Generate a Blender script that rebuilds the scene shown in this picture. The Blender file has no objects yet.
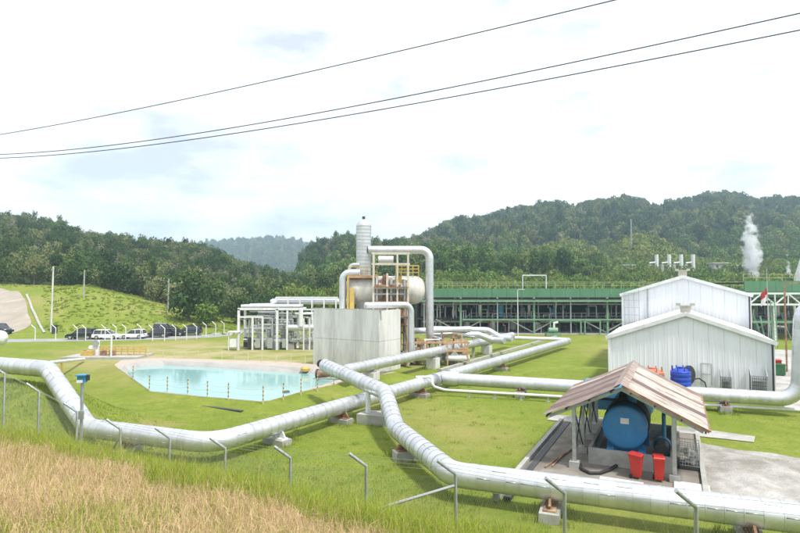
import bpy, math, random
import numpy as np
from mathutils import Vector, Matrix, Quaternion, noise
rnd = random.Random(7)
R = math.radians
SC = bpy.context.scene
COL = SC.collection

# ---------------------------------------------------------------- camera
F, CX, CY, HOR, CH = 540.0, 400.0, 266.5, 289.0, 8.3
PITCH = math.atan((HOR - CY) / F)
cam = bpy.data.objects.new('camera', bpy.data.cameras.new('camera'))
cam.data.sensor_width = 36; cam.data.lens = 36 * F / 800
cam.data.clip_start = 0.1; cam.data.clip_end = 12000
cam.location = (0, 0, CH); cam.rotation_euler = (R(90) + PITCH, 0, 0)
COL.objects.link(cam); SC.camera = cam

# ---------------------------------------------------------------- sky and sun (bright overcast)
SUN_AZ, SUN_EL = R(135), R(62)          # azimuth clockwise from +Y (view direction)
w = bpy.data.worlds.new('World'); SC.world = w; w.use_nodes = True
nt = w.node_tree; nt.nodes.clear()
N = nt.nodes.new; LK = nt.links.new
out = N('ShaderNodeOutputWorld'); bg = N('ShaderNodeBackground')
sky = N('ShaderNodeTexSky'); sky.sky_type = 'NISHITA'; sky.sun_disc = False
sky.sun_elevation = SUN_EL; sky.sun_rotation = SUN_AZ
tc = N('ShaderNodeTexCoord')
mp = N('ShaderNodeMapping'); mp.inputs['Scale'].default_value = (1, 1, 2.6)
mp.inputs['Location'].default_value = (0.35, 0.2, 0.5)
nz = N('ShaderNodeTexNoise'); nz.inputs['Scale'].default_value = 4.2; nz.inputs['Detail'].default_value = 8
nz.inputs['Roughness'].default_value = 0.52
cr = N('ShaderNodeValToRGB')
cr.color_ramp.elements[0].position = 0.53; cr.color_ramp.elements[0].color = (1, 1, 1, 1)
cr.color_ramp.elements[1].position = 0.68; cr.color_ramp.elements[1].color = (0.585, 0.605, 0.635, 1)
sk2 = N('ShaderNodeMix'); sk2.data_type = 'RGBA'; sk2.inputs[0].default_value = 0.9
sc_ = N('ShaderNodeMix'); sc_.data_type = 'RGBA'; sc_.blend_type = 'MULTIPLY'; sc_.inputs[0].default_value = 1
cl = N('ShaderNodeMix'); cl.data_type = 'RGBA'; cl.blend_type = 'MULTIPLY'; cl.inputs[0].default_value = 1
sc_.inputs[7].default_value = (1, 1, 1, 1)
cl.inputs[7].default_value = (7.6, 7.75, 8.0, 1)     # luminous cloud sheet, in the sky texture's units
LK(tc.outputs['Generated'], mp.inputs[0]); LK(mp.outputs[0], nz.inputs['Vector']); LK(nz.outputs['Fac'], cr.inputs[0])
LK(cr.outputs[0], cl.inputs[6]); LK(sky.outputs[0], sk2.inputs[6]); LK(cl.outputs[2], sk2.inputs[7])
LK(sk2.outputs[2], bg.inputs['Color']); bg.inputs['Strength'].default_value = 0.118
LK(bg.outputs[0], out.inputs['Surface'])
sun = bpy.data.objects.new('sun', bpy.data.lights.new('sun', 'SUN'))
sun.data.energy = 3.0; sun.data.angle = R(7); sun.data.color = (1, 0.965, 0.9)
d = Vector((math.sin(SUN_AZ) * math.cos(SUN_EL), math.cos(SUN_AZ) * math.cos(SUN_EL), math.sin(SUN_EL)))
sun.rotation_euler = d.to_track_quat('Z', 'Y').to_euler(); sun.location = (20, -20, 60)
COL.objects.link(sun)
vs = SC.view_settings; vs.view_transform = 'Standard'; vs.look = 'None'; vs.gamma = 1; vs.use_curve_mapping = False
vs.exposure = 0.72
SC.render.engine = 'CYCLES'
SC.cycles.max_bounces = 6; SC.cycles.diffuse_bounces = 3; SC.cycles.volume_bounces = 3
SC.cycles.transparent_max_bounces = 8; SC.cycles.use_denoising = True

# ---------------------------------------------------------------- pixel helpers (photo pixels, 800 x 533)
_cp, _sp = math.cos(PITCH), math.sin(PITCH)
def ray(px, py):
    v = -(py - CY) / F
    return Vector(((px - CX) / F, _cp - _sp * v, _sp + _cp * v))
def G(px, py, z=0.0):
    r = ray(px, py); t = (z - CH) / r.z
    return Vector((r.x * t, r.y * t, z))
def AT(px, py, Y):
    r = ray(px, py); t = Y / r.y
    return Vector((r.x * t, Y, CH + r.z * t))

# ---------------------------------------------------------------- materials
MATS = {}
def _n(nt, t, **kw):
    n = nt.nodes.new(t)
    for k, v in kw.items(): n.inputs[k].default_value = v
    return n
def mat(name, c1, c2=None, scale=2.0, rough=0.7, metal=0.0, bump=0.0, bscale=None, detail=6, lo=0.35, hi=0.65,
        c3=None, s3=0.3, lo3=0.5, hi3=0.7, stretch=(1, 1, 1), spec=0.5, r2=None, coord='pos', rand=0.0):
    if name in MATS: return MATS[name]
    m = bpy.data.materials.new(name); m.use_nodes = True; nt = m.node_tree
    b = nt.nodes['Principled BSDF']; L = nt.links.new
    b.inputs['Roughness'].default_value = rough; b.inputs['Metallic'].default_value = metal
    b.inputs['Specular IOR Level'].default_value = spec
    if c2 is None: c2 = tuple(min(1, x * 0.86) for x in c1)
    if coord == 'pos':
        g = nt.nodes.new('ShaderNodeNewGeometry'); src = g.outputs['Position']
    else:
        g = nt.nodes.new('ShaderNodeTexCoord'); src = g.outputs['Object']
    mp = _n(nt, 'ShaderNodeMapping', Scale=stretch); L(src, mp.inputs[0])
    nz = _n(nt, 'ShaderNodeTexNoise', Scale=scale, Detail=detail, Roughness=0.6); L(mp.outputs[0], nz.inputs['Vector'])
    mr = _n(nt, 'ShaderNodeMapRange'); mr.inputs[1].default_value = lo; mr.inputs[2].default_value = hi
    L(nz.outputs['Fac'], mr.inputs[0])
    mx = nt.nodes.new('ShaderNodeMix'); mx.data_type = 'RGBA'
    mx.inputs[6].default_value = (*c1, 1); mx.inputs[7].default_value = (*c2, 1); L(mr.outputs[0], mx.inputs[0])
    col = mx.outputs[2]
    if c3 is not None:
        n3 = _n(nt, 'ShaderNodeTexNoise', Scale=s3, Detail=7, Roughness=0.65); L(mp.outputs[0], n3.inputs['Vector'])
        m3 = _n(nt, 'ShaderNodeMapRange'); m3.inputs[1].default_value = lo3; m3.inputs[2].default_value = hi3
        L(n3.outputs['Fac'], m3.inputs[0])
        x3 = nt.nodes.new('ShaderNodeMix'); x3.data_type = 'RGBA'; x3.inputs[7].default_value = (*c3, 1)
        L(col, x3.inputs[6]); L(m3.outputs[0], x3.inputs[0]); col = x3.outputs[2]
    if rand:
        oi = nt.nodes.new('ShaderNodeObjectInfo')
        hv = _n(nt, 'ShaderNodeHueSaturation'); L(col, hv.inputs['Color'])
        rr = _n(nt, 'ShaderNodeMapRange'); rr.inputs[3].default_value = 1 - rand; rr.inputs[4].default_value = 1 + rand
        L(oi.outputs['Random'], rr.inputs[0]); L(rr.outputs[0], hv.inputs['Value']); col = hv.outputs[0]
    L(col, b.inputs['Base Color'])
    if r2 is not None:
        q = _n(nt, 'ShaderNodeMapRange'); q.inputs[3].default_value = rough; q.inputs[4].default_value = r2
        L(mr.outputs[0], q.inputs[0]); L(q.outputs[0], b.inputs['Roughness'])
    if bump:
        bn = _n(nt, 'ShaderNodeTexNoise', Scale=bscale or scale * 6, Detail=5); L(src, bn.inputs['Vector'])
        bp = _n(nt, 'ShaderNodeBump', Strength=bump, Distance=0.05); L(bn.outputs['Fac'], bp.inputs['Height'])
        L(bp.outputs[0], b.inputs['Normal'])
    MATS[name] = m
    return m

# ---------------------------------------------------------------- mesh helpers
class MB:
    def __init__(s): s.v = []; s.f = []; s.mi = []
    def add(s, vs, fs, mi=0):
        b = len(s.v); s.v += [tuple(x) for x in vs]
        for f in fs: s.f.append(tuple(i + b for i in f)); s.mi.append(mi)
        return s
    def box(s, c, size, rz=0.0, mi=0):
        hx, hy, hz = size[0] / 2, size[1] / 2, size[2] / 2; ca, sa = math.cos(rz), math.sin(rz)
        vs = []
        for z in (-hz, hz):
            for x, y in ((-hx, -hy), (hx, -hy), (hx, hy), (-hx, hy)):
                vs.append((c[0] + x * ca - y * sa, c[1] + x * sa + y * ca, c[2] + z))
        return s.add(vs, [(3, 2, 1, 0), (4, 5, 6, 7), (0, 1, 5, 4), (1, 2, 6, 5), (2, 3, 7, 6), (3, 0, 4, 7)], mi)
    def beam(s, p, q, wd=0.1, ht=None, mi=0, up=(0, 0, 1)):
        p, q = Vector(p), Vector(q); ht = ht or wd; dr = (q - p).normalized(); u = Vector(up)
        if abs(dr.dot(u)) > 0.98: u = Vector((0, 1, 0))
        a = dr.cross(u).normalized() * wd / 2; b = a.cross(dr).normalized() * ht / 2
        vs = [p - a - b, p + a - b, p + a + b, p - a + b, q - a - b, q + a - b, q + a + b, q - a + b]
        return s.add(vs, [(3, 2, 1, 0), (4, 5, 6, 7), (0, 1, 5, 4), (1, 2, 6, 5), (2, 3, 7, 6), (3, 0, 4, 7)], mi)
    def tube(s, path, r, n=12, caps=True, mi=0, gore=False):
        path = [Vector(p) for p in path]; k = len(path)
        rs = r if isinstance(r, (list, tuple)) else [r] * k
        t0 = (path[1] - path[0]).normalized()
        u = Vector((0, 0, 1)) if abs(t0.z) < 0.95 else Vector((1, 0, 0))
        u = (u - t0 * u.dot(t0)).normalized(); rings = []
        for i in range(k):
            if i == 0: t = t0
            elif i == k - 1: t = (path[i] - path[i - 1]).normalized()
            else: t = ((path[i + 1] - path[i]).normalized() + (path[i] - path[i - 1]).normalized()).normalized()
            u = (u - t * u.dot(t)).normalized(); v = t.cross(u)
            rings.append([path[i] + (u * math.cos(2 * math.pi * j / n) + v * math.sin(2 * math.pi * j / n)) * rs[i] for j in range(n)])
        quads = [(j, (j + 1) % n, n + (j + 1) % n, n + j) for j in range(n)]
        if gore:
            for i in range(k - 1): s.add(rings[i] + rings[i + 1], quads, mi)
        else:
            b = len(s.v); s.v += [tuple(x) for rg in rings for x in rg]
            for i in range(k - 1):
                for q in quads: s.f.append(tuple(b + i * n + x for x in q)); s.mi.append(mi)
        if caps:
            s.add(rings[0], [tuple(range(n - 1, -1, -1))], mi); s.add(rings[-1], [tuple(range(n))], mi)
        return s
    def cyl(s, p, q, r, n=16, mi=0): return s.tube([p, q], r, n, True, mi)
    def lathe(s, prof, n=20, c=(0, 0, 0), axis='z', mi=0):
        vs = []; k = len(prof)
        for (r, z) in prof:
            for j in range(n):
                a = 2 * math.pi * j / n; x, y = r * math.cos(a), r * math.sin(a)
                p = (x, y, z) if axis == 'z' else ((z, x, y) if axis == 'x' else (y, z, x))
                vs.append((c[0] + p[0], c[1] + p[1], c[2] + p[2]))
        fs = [(i * n + j, i * n + (j + 1) % n, (i + 1) * n + (j + 1) % n, (i + 1) * n + j) for i in range(k - 1) for j in range(n)]
        return s.add(vs, fs, mi)
    def prism(s, poly, z0, z1, mi=0):
        n = len(poly)
        vs = [(p[0], p[1], z0) for p in poly] + [(p[0], p[1], z1) for p in poly]
        return s.add(vs, [tuple(range(n - 1, -1, -1)), tuple(range(n, 2 * n))] + [(i, (i + 1) % n, n + (i + 1) % n, n + i) for i in range(n)], mi)
    def mesh(s, name, mats, smooth=False):
        me = bpy.data.meshes.new(name); me.from_pydata(s.v, [], s.f)
        for m in (mats if isinstance(mats, (list, tuple)) else [mats]): me.materials.append(m)
        me.polygons.foreach_set('material_index', s.mi)
        if smooth:
            me.polygons.foreach_set('use_smooth', [True] * len(s.f))
            if smooth != 'all':
                try: me.set_sharp_from_angle(angle=R(40))
                except Exception: pass
        me.update(); return me
    def build(s, name, mats, parent=None, smooth=False, world=False):
        if world and parent is not None:
            o = wloc(parent); s.v = [(a - o[0], b - o[1], c - o[2]) for a, b, c in s.v]
        return link(name, s.mesh(name, mats, smooth), parent)
def wloc(o):
    v = Vector((0, 0, 0))
    while o is not None: v = v + o.location; o = o.parent
    return v
def link(name, me, parent=None, loc=None, rot=None, scl=None):
    o = bpy.data.objects.new(name, me); COL.objects.link(o)
    if parent is not None: o.parent = parent
    if loc is not None: o.location = loc
    if rot is not None:
        if isinstance(rot, Quaternion): o.rotation_mode = 'QUATERNION'; o.rotation_quaternion = rot
        else: o.rotation_euler = rot
    if scl is not None: o.scale = scl
    return o
def tag(o, label, cat, group=None):
    o['label'] = label; o['category'] = cat
    if group: o['group'] = group
    return o
def thing(name, label, cat, loc=(0, 0, 0), rz=0.0, group=None):
    o = bpy.data.objects.new(name, None); COL.objects.link(o)
    o.empty_display_size = 0.2; o.location = loc; o.rotation_euler = (0, 0, rz)
    return tag(o, label, cat, group)
def kind(o, k, label=None):
    o['kind'] = k
    if label: o['label'] = label
    return o
_T = 'zeroth first second third fourth fifth sixth seventh eighth ninth tenth eleventh twelfth thirteenth fourteenth fifteenth sixteenth seventeenth eighteenth nineteenth twentieth'.split()
def nth(k): return _T[k] if k < 21 else 'twenty-' + _T[k - 20]
def copy_tree(o, parent=None):
    c = o.copy(); COL.objects.link(c); c.parent = parent
    for ch in list(o.children): copy_tree(ch, c)
    return c

# ---------------------------------------------------------------- terrain
def lerp(a, b, t): return a + (b - a) * t
def sstep(a, b, x):
    t = min(1, max(0, (x - a) / (b - a))); return t * t * (3 - 2 * t)
_S = [-60, -6.6, -3, -1, 0, 1, 2, 5.3, 8, 10, 12.5]
_Z = [9.0, 6.4, 5.65, 5.25, 5.0, 4.62, 4.1, 2.2, 0.85, 0.2, 0.0]
def s_of(x, y): return ((y - 7.4) + 0.5 * x) / 1.118
HK = ([-600, 60, 90, 130, 170, 215, 262], [9.2, 9.0, 8.6, 6.6, 4.0, 1.6, 0.0])
def tz(x, y):
    s = s_of(x, y)
    z = float(np.interp(s, _S, _Z))
    if s < 14: z += 0.13 * (1 - sstep(8, 14, s)) * noise.noise((x * 0.55, y * 0.55, 3))
    ax, ay = -20.6, 31.6; dx, dy = -0.91, 0.41                      # bank that carries the raised pipe
    t = (x - ax) * dx + (y - ay) * dy; px_, py_ = x - ax, y - ay
    dd = abs(-px_ * dy + py_ * dx) if t > 0 else math.hypot(px_, py_)
    z += 2.75 * math.exp(-(dd / 3.6) ** 2) * (1 - sstep(40, 60, t))
    if y > 60:
        px = 400 + 540 * x / y
        h = float(np.interp(px, HK[0], HK[1]))
        z += h * sstep(91, 132, y + 6 * noise.noise((x * 0.05, 7, 1))) * (1 + 0.10 * noise.noise((x * .04, y * .04, 5)) + 0.07 * noise.noise((x * .16, y * .16, 8)))
        if px > 262: z += 16 * sstep(118, 300, y) * sstep(290, 440, px)
    return z
# ================================================================= SETTING
def ground_material():
    m = bpy.data.materials.new('lawn_ground'); m.use_nodes = True; nt = m.node_tree; L = nt.links.new
    b = nt.nodes['Principled BSDF']; b.inputs['Roughness'].default_value = 0.95; b.inputs['Specular IOR Level'].default_value = 0.15
    g = nt.nodes.new('ShaderNodeNewGeometry'); P = g.outputs['Position']
    def nse(sc, det=6, ro=0.6):
        n = _n(nt, 'ShaderNodeTexNoise', Scale=sc, Detail=det, Roughness=ro); L(P, n.inputs['Vector']); return n.outputs['Fac']
    def rng(s, a, b_):
        r = _n(nt, 'ShaderNodeMapRange'); r.inputs[1].default_value = a; r.inputs[2].default_value = b_; L(s, r.inputs[0]); return r.outputs[0]
    def mix(f, a, b_):
        x = nt.nodes.new('ShaderNodeMix'); x.data_type = 'RGBA'; L(f, x.inputs[0])
        for i, q in ((6, a), (7, b_)):
            if isinstance(q, tuple): x.inputs[i].default_value = (*q, 1)
            else: L(q, x.inputs[i])
        return x.outputs[2]
    base = mix(rng(nse(0.16), .38, .62), (0.172, 0.218, 0.028), (0.232, 0.258, 0.046))
    base = mix(rng(nse(0.9), .42, .66), base, (0.148, 0.196, 0.025))
    base = mix(rng(nse(5.0), .45, .75), base, (0.124, 0.174, 0.022))
    base = mix(rng(nse(0.045, 8), .50, .66), base, (0.275, 0.245, 0.085))
    base = mix(rng(nse(0.11, 8), .60, .72), base, (0.30, 0.25, 0.10))     # dry patches
    base = mix(rng(nse(2.4, 8, .7), .66, .74), base, (0.24, 0.17, 0.08))   # bare soil specks
    sx = nt.nodes.new('ShaderNodeSeparateXYZ'); L(P, sx.inputs[0])
    def mul(a, c):
        q = nt.nodes.new('ShaderNodeMath'); q.operation = 'MULTIPLY'; L(a, q.inputs[0]); L(c, q.inputs[1]); return q.outputs[0]
    band = mul(mul(rng(sx.outputs['Y'], 54, 62), rng(sx.outputs['Y'], 90, 76)), mul(rng(sx.outputs['X'], -46, -30), rng(sx.outputs['X'], 6, -2)))
    base = mix(mul(band, rng(nse(0.22, 8), .34, .6)), base, (0.36, 0.31, 0.17))   # trodden straw-coloured field between pool and pipe rack
    L(base, b.inputs['Base Color'])
    n = _n(nt, 'ShaderNodeTexNoise', Scale=9, Detail=8, Roughness=.75); L(P, n.inputs['Vector'])
    bp = _n(nt, 'ShaderNodeBump', Strength=0.55, Distance=0.12); L(n.outputs['Fac'], bp.inputs['Height']); L(bp.outputs[0], b.inputs['Normal'])
    return m
M_GROUND = ground_material()
def build_ground():
    rad = [0.0] + list(np.geomspace(1.2, 60, 110)) + list(np.geomspace(61.5, 3600, 110))
    ang = sorted(set([round(a, 3) for a in list(np.arange(-180, -52, 8)) + list(np.arange(-52, 52.01, 0.45)) + list(np.arange(56, 180, 8))]))
    vs, fs = [], []; na = len(ang)
    for r in rad:
        for a in ang:
            x, y = r * math.sin(R(a)), r * math.cos(R(a))
            vs.append((x, y, tz(x, y)))
    for i in range(len(rad) - 1):
        for j in range(na):
            k = (j + 1) % na
            fs.append((i * na + j, i * na + k, (i + 1) * na + k, (i + 1) * na + j))
    me = bpy.data.meshes.new('ground'); me.from_pydata(vs, [], fs); me.materials.append(M_GROUND)
    me.polygons.foreach_set('use_smooth', [True] * len(fs)); me.update()
    # pool basin is cut by pushing the sheet down inside the basin (see pool)
    kind(link('ground', me), 'structure')
    return me
GROUND_ME = build_ground()

def sheet(name, pts, m, lift=0.006, sub=1.5, thick=0.0):
    """flat polygon laid on the terrain"""
    mb = MB(); n = len(pts)
    vs = [(p[0], p[1], tz(p[0], p[1]) + lift) for p in pts]
    mb.add(vs, [tuple(range(n))])
    return kind(mb.build(name, m), 'structure')

# ---- foliage
def leaf_material(name, ca, cb, cc, trans=0.25, vmin=0.7, vmax=1.25):
    m = bpy.data.materials.new(name); m.use_nodes = True; nt = m.node_tree; L = nt.links.new
    b = nt.nodes['Principled BSDF']; b.inputs['Roughness'].default_value = 0.75; b.inputs['Specular IOR Level'].default_value = 0.2
    oi = nt.nodes.new('ShaderNodeObjectInfo')
    rp = nt.nodes.new('ShaderNodeValToRGB'); rp.color_ramp.elements[0].color = (*ca, 1); rp.color_ramp.elements[1].color = (*cc, 1)
    e = rp.color_ramp.elements.new(0.55); e.color = (*cb, 1); L(oi.outputs['Random'], rp.inputs[0])
    g = nt.nodes.new('ShaderNodeNewGeometry')
    rr = _n(nt, 'ShaderNodeMapRange'); rr.inputs[3].default_value = vmin; rr.inputs[4].default_value = vmax
    L(g.outputs['Random Per Island'], rr.inputs[0])
    hv = nt.nodes.new('ShaderNodeHueSaturation'); L(rp.outputs[0], hv.inputs['Color']); L(rr.outputs[0], hv.inputs['Value'])
    L(hv.outputs[0], b.inputs['Base Color'])
    tr = nt.nodes.new('ShaderNodeBsdfTranslucent'); L(hv.outputs[0], tr.inputs['Color'])
    ms = nt.nodes.new('ShaderNodeMixShader'); ms.inputs[0].default_value = trans
    L(b.outputs[0], ms.inputs[1]); L(tr.outputs[0], ms.inputs[2]); L(ms.outputs[0], nt.nodes['Material Output'].inputs['Surface'])
    MATS[name] = m
    return m
LEAF_DARK = leaf_material('leaf_dark', (0.034, 0.070, 0.018), (0.078, 0.135, 0.030), (0.215, 0.235, 0.090))
LEAF_HILL = leaf_material('leaf_hill', (0.040, 0.080, 0.026), (0.080, 0.130, 0.036), (0.190, 0.215, 0.080))
LEAF_LITE = leaf_material('leaf_light', (0.090, 0.165, 0.024), (0.135, 0.215, 0.034), (0.205, 0.245, 0.060))
LEAF_SHRUB = leaf_material('leaf_shrub', (0.140, 0.200, 0.034), (0.180, 0.230, 0.042), (0.235, 0.255, 0.060))
LEAF_MID = leaf_material('leaf_mid', (0.055, 0.115, 0.024), (0.105, 0.180, 0.034), (0.215, 0.255, 0.080))
LEAF_WEED = leaf_material('leaf_weed', (0.250, 0.340, 0.040), (0.300, 0.375, 0.055), (0.370, 0.390, 0.085), .45, .85, 1.2)
BARK = mat('bark', (0.20, 0.17, 0.13), (0.09, 0.075, 0.06), 3.0, 0.9, bump=0.5)

def crown_mesh(name, leafm, seed, rx=4.0, rz=3.4, zc=8.0, nl=420, ls=0.85, lobes=9, lobe_r=0.52):
    r = random.Random(seed); mb = MB(); cs = []
    for i in range(lobes):
        a = r.uniform(0, 6.283); q = r.uniform(0.15, 0.72)
        cs.append((math.cos(a) * q * rx, math.sin(a) * q * rx, zc + r.uniform(-0.6, 0.75) * rz, r.uniform(0.75, 1.25) * lobe_r))
    cs.append((0, 0, zc + 0.2 * rz, lobe_r * 1.2))
    for i in range(nl):
        cx, cy, cz, q = r.choice(cs)
        v = Vector((r.gauss(0, 1), r.gauss(0, 1), r.gauss(0, 1) + 0.25)).normalized()
        k = r.uniform(0.72, 1.05)
        p = Vector((cx, cy, cz)) + Vector((v.x * rx * q, v.y * rx * q, v.z * rz * q)) * k
        nrm = (v + Vector((r.gauss(0, .45), r.gauss(0, .45), r.gauss(0, .45)))).normalized()
        a = nrm.orthogonal().normalized(); a = Quaternion(nrm, r.uniform(0, 6.28)) @ a; b = nrm.cross(a)
        s = ls * r.uniform(0.6, 1.3); t = s * r.uniform(0.5, 0.9)
        mb.add([p - a * s, p + b * t * .8 + nrm * .15 * s, p + a * s, p - b * t], [(0, 1, 2, 3)])
    return mb, cs
def trunk_mb(seed, h=8.0, r0=0.28, lobes=()):
    r = random.Random(seed + 99); mb = MB()
    pts = [Vector((0, 0, -0.5))]
    for i in range(1, 6): pts.append(Vector((r.uniform(-.2, .2) * i * .5, r.uniform(-.2, .2) * i * .5, h * i / 5)))
    mb.tube(pts, [r0 * (1.25 - i * .19) for i in range(6)], 7)
    for c in lobes[:6]:
        p0 = pts[3].lerp(pts[4], r.random()); c = Vector(c[:3]); mid = p0.lerp(c, .5) - Vector((0, 0, .3))
        mb.tube([p0, mid, c], [r0 * .4, r0 * .28, r0 * .1], 5)
    return mb
def tree_variants(prefix, leafm, n, seed, **kw):
    """joined tree meshes for the far woods, kept in a collection that is not part of the scene"""
    c = bpy.data.collections.new(prefix)
    for i in range(n):
        mb, cs = crown_mesh('t', leafm, seed + i, **kw)
        tm = trunk_mb(seed + i, kw.get('zc', 8), 0.25, cs)
        mb.add(tm.v, tm.f, 1)
        c.objects.link(bpy.data.objects.new(prefix + '_tree', mb.mesh(prefix, [leafm, BARK], True)))
    return c
W_DARK = tree_variants('wood_dark', LEAF_DARK, 6, 100, rx=4.2, rz=4.2, zc=7.0, nl=1000, ls=0.46, lobes=7, lobe_r=.6)
W_HILL = tree_variants('wood_hill', LEAF_HILL, 6, 200, rx=5.0, rz=4.6, zc=8.0, nl=520, ls=0.85)
_tall = tree_variants('wood_tall', LEAF_DARK, 1, 150, rx=3.4, rz=3.6, zc=9.5, nl=520, ls=0.45, lobes=8, lobe_r=.5)
_bare = tree_variants('wood_bare', leaf_material('leaf_grey', (0.20, 0.18, 0.12), (0.26, 0.24, 0.17), (0.30, 0.27, 0.20)), 1, 170, rx=3.4, rz=4.4, zc=8.4, nl=160, ls=0.4, lobes=8, lobe_r=.5)
for _c in (_tall, _bare):
    for _o in list(_c.objects): W_DARK.objects.link(_o)
W_LITE = tree_variants('wood_light', LEAF_LITE, 5, 300, rx=3.4, rz=2.8, zc=4.0, nl=480, ls=0.48)
W_SHRUB = tree_variants('wood_shrub', LEAF_SHRUB, 4, 400, rx=2.6, rz=2.0, zc=1.7, nl=240, ls=0.7)
W_MID = tree_variants('wood_mid', LEAF_MID, 5, 500, rx=4.4, rz=4.2, zc=6.2, nl=620, ls=0.62, lobes=8, lobe_r=.56)
W_WEED = tree_variants('wood_weed', LEAF_WEED, 4, 600, rx=2.6, rz=2.0, zc=1.5, nl=200, ls=0.8)
def scatter(name, label, pts, coll, smin, smax, seed=0, zs=(0.8, 1.3)):
    me = bpy.data.meshes.new(name); me.from_pydata([tuple(p) for p in pts], [], []); me.update()
    o = kind(link(name, me), 'stuff', label)
    ng = bpy.data.node_groups.new(name, 'GeometryNodeTree')
    ng.interface.new_socket('Geometry', in_out='INPUT', socket_type='NodeSocketGeometry')
    ng.interface.new_socket('Geometry', in_out='OUTPUT', socket_type='NodeSocketGeometry')
    gi = ng.nodes.new('NodeGroupInput'); go = ng.nodes.new('NodeGroupOutput')
    ip = ng.nodes.new('GeometryNodeInstanceOnPoints'); ci = ng.nodes.new('GeometryNodeCollectionInfo')
    ci.inputs['Collection'].default_value = coll; ci.inputs['Separate Children'].default_value = True; ci.inputs['Reset Children'].default_value = True
    ip.inputs['Pick Instance'].default_value = True
    rv = ng.nodes.new('FunctionNodeRandomValue'); rv.data_type = 'FLOAT_VECTOR'; rv.inputs['Seed'].default_value = seed
    rv.inputs[0].default_value = (-0.08, -0.08, 0); rv.inputs[1].default_value = (0.08, 0.08, 6.283)
    rs = ng.nodes.new('FunctionNodeRandomValue'); rs.data_type = 'FLOAT_VECTOR'; rs.inputs['Seed'].default_value = seed + 1
    rs.inputs[0].default_value = (smin, smin, smin * zs[0]); rs.inputs[1].default_value = (smax, smax, smax * zs[1])
    l = ng.links.new
    l(gi.outputs[0], ip.inputs['Points']); l(ci.outputs[0], ip.inputs['Instance']); l(rv.outputs[0], ip.inputs['Rotation']); l(rs.outputs[0], ip.inputs['Scale'])
    l(ip.outputs[0], go.inputs[0])
    md = o.modifiers.new('scatter', 'NODES'); md.node_group = ng
    return o

# ---- hills
M_FLOOR = mat('forest_floor', (0.035, 0.055, 0.018), (0.06, 0.085, 0.025), 0.05, 0.95, spec=.1)
M_FLOOR2 = mat('shrub_floor', (0.085, 0.13, 0.030), (0.13, 0.165, 0.045), 0.06, 0.95, spec=.1)
M_FAR = mat('far_forest', (0.035, 0.060, 0.022), (0.060, 0.085, 0.03), 0.012, 0.95, bump=1.0, bscale=0.03, spec=.1)
def hill(name, skyl, yf, yr, zf, th, seed, m=M_FLOOR, step=6, rough=0.10, back=0.35, prof=0.9):
    xs = [p[0] for p in skyl]; ys = [p[1] for p in skyl]
    cols = list(np.arange(xs[0], xs[-1] + 1, step)); rows = 26
    vs, fs = [], []; tmax = 1 + back
    def pt(px, t):
        D = lerp(yf, yr, t); ysk = float(np.interp(px, xs, ys)); zr = CH + (HOR - ysk) / F * yr - th
        z0 = zf if not callable(zf) else zf(px)
        zr = max(zr, z0 - 2)
        nn = noise.fractal((px * .012 * yr / 300, t * 2.2, seed), 1.0, 2.0, 4)
        if t <= 1:
            q = sstep(0, 1, t) * .45 + t ** prof * .55
            z = z0 + (zr - z0) * q + nn * rough * (zr - z0) * math.sin(math.pi * t)
        else: z = zr - (zr - z0) * ((t - 1) / back) ** 1.3 * .8
        return Vector(((px - 400) / F * D, D, z))
    for i in range(rows + 1):
        for px in cols: vs.append(pt(px, tmax * i / rows))
    n = len(cols)
    for i in range(rows):
        for j in range(n - 1): fs.append((i * n + j, i * n + j + 1, (i + 1) * n + j + 1, (i + 1) * n + j))
    mb = MB(); mb.add(vs, fs); kind(mb.build(name, m, smooth='all'), 'structure')
    return pt, xs[0], xs[-1]
def wood_points(pt, x0, x1, yf, yr, spacing, seed, tmax=1.06, keep=None):
    r = random.Random(seed); pts = []
    D = yf
    while D < lerp(yf, yr, tmax):
        t = (D - yf) / (yr - yf); wdt = spacing / D * F; px = x0 + r.random() * wdt
        while px < x1:
            p = pt(px + r.uniform(-.45, .45) * wdt, max(0, t + r.uniform(-.5, .5) * spacing / (yr - yf)))
            if keep is None or keep(px, t, p): pts.append(p)
            px += wdt
        D += spacing * .9
    return pts
# far blue hill
ptF, a, b = hill('far_hill', [(120, 262), (170, 255), (205, 248), (225, 246), (255, 244.5), (275, 243.5), (290, 245), (310, 249), (350, 252), (420, 258), (520, 266)], 1000, 1500, 0, 0, 11, M_FAR, 4, .16)
scatter('forest', 'hazy blue forest on the far hill in the gap', wood_points(ptF, 160, 430, 1150, 1500, 11, 30), W_HILL, 0.8, 1.6, 2)
# left hill
SKY_L = [(-260, 236), (-120, 218), (-40, 211), (0, 213), (25, 213), (45, 217), (61, 221), (80, 229), (91, 232), (115, 235), (148, 238), (192, 243), (216, 248), (232, 256), (252, 264), (285, 272), (330, 281)]
ptL, a, b = hill('hill_left', SKY_L, 142, 300, lambda px: float(np.interp(px, [-260, 90, 170, 262, 330], [8.5, 8, 3.5, 0.5, 2])), 9.5, 21)
scatter('forest', 'dark evergreen forest covering the hill at the left', wood_points(ptL, a + 2, b - 2, 146, 300, 4.1, 31), W_DARK, 0.32, 0.82, 3, zs=(.8, 1.1))
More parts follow.
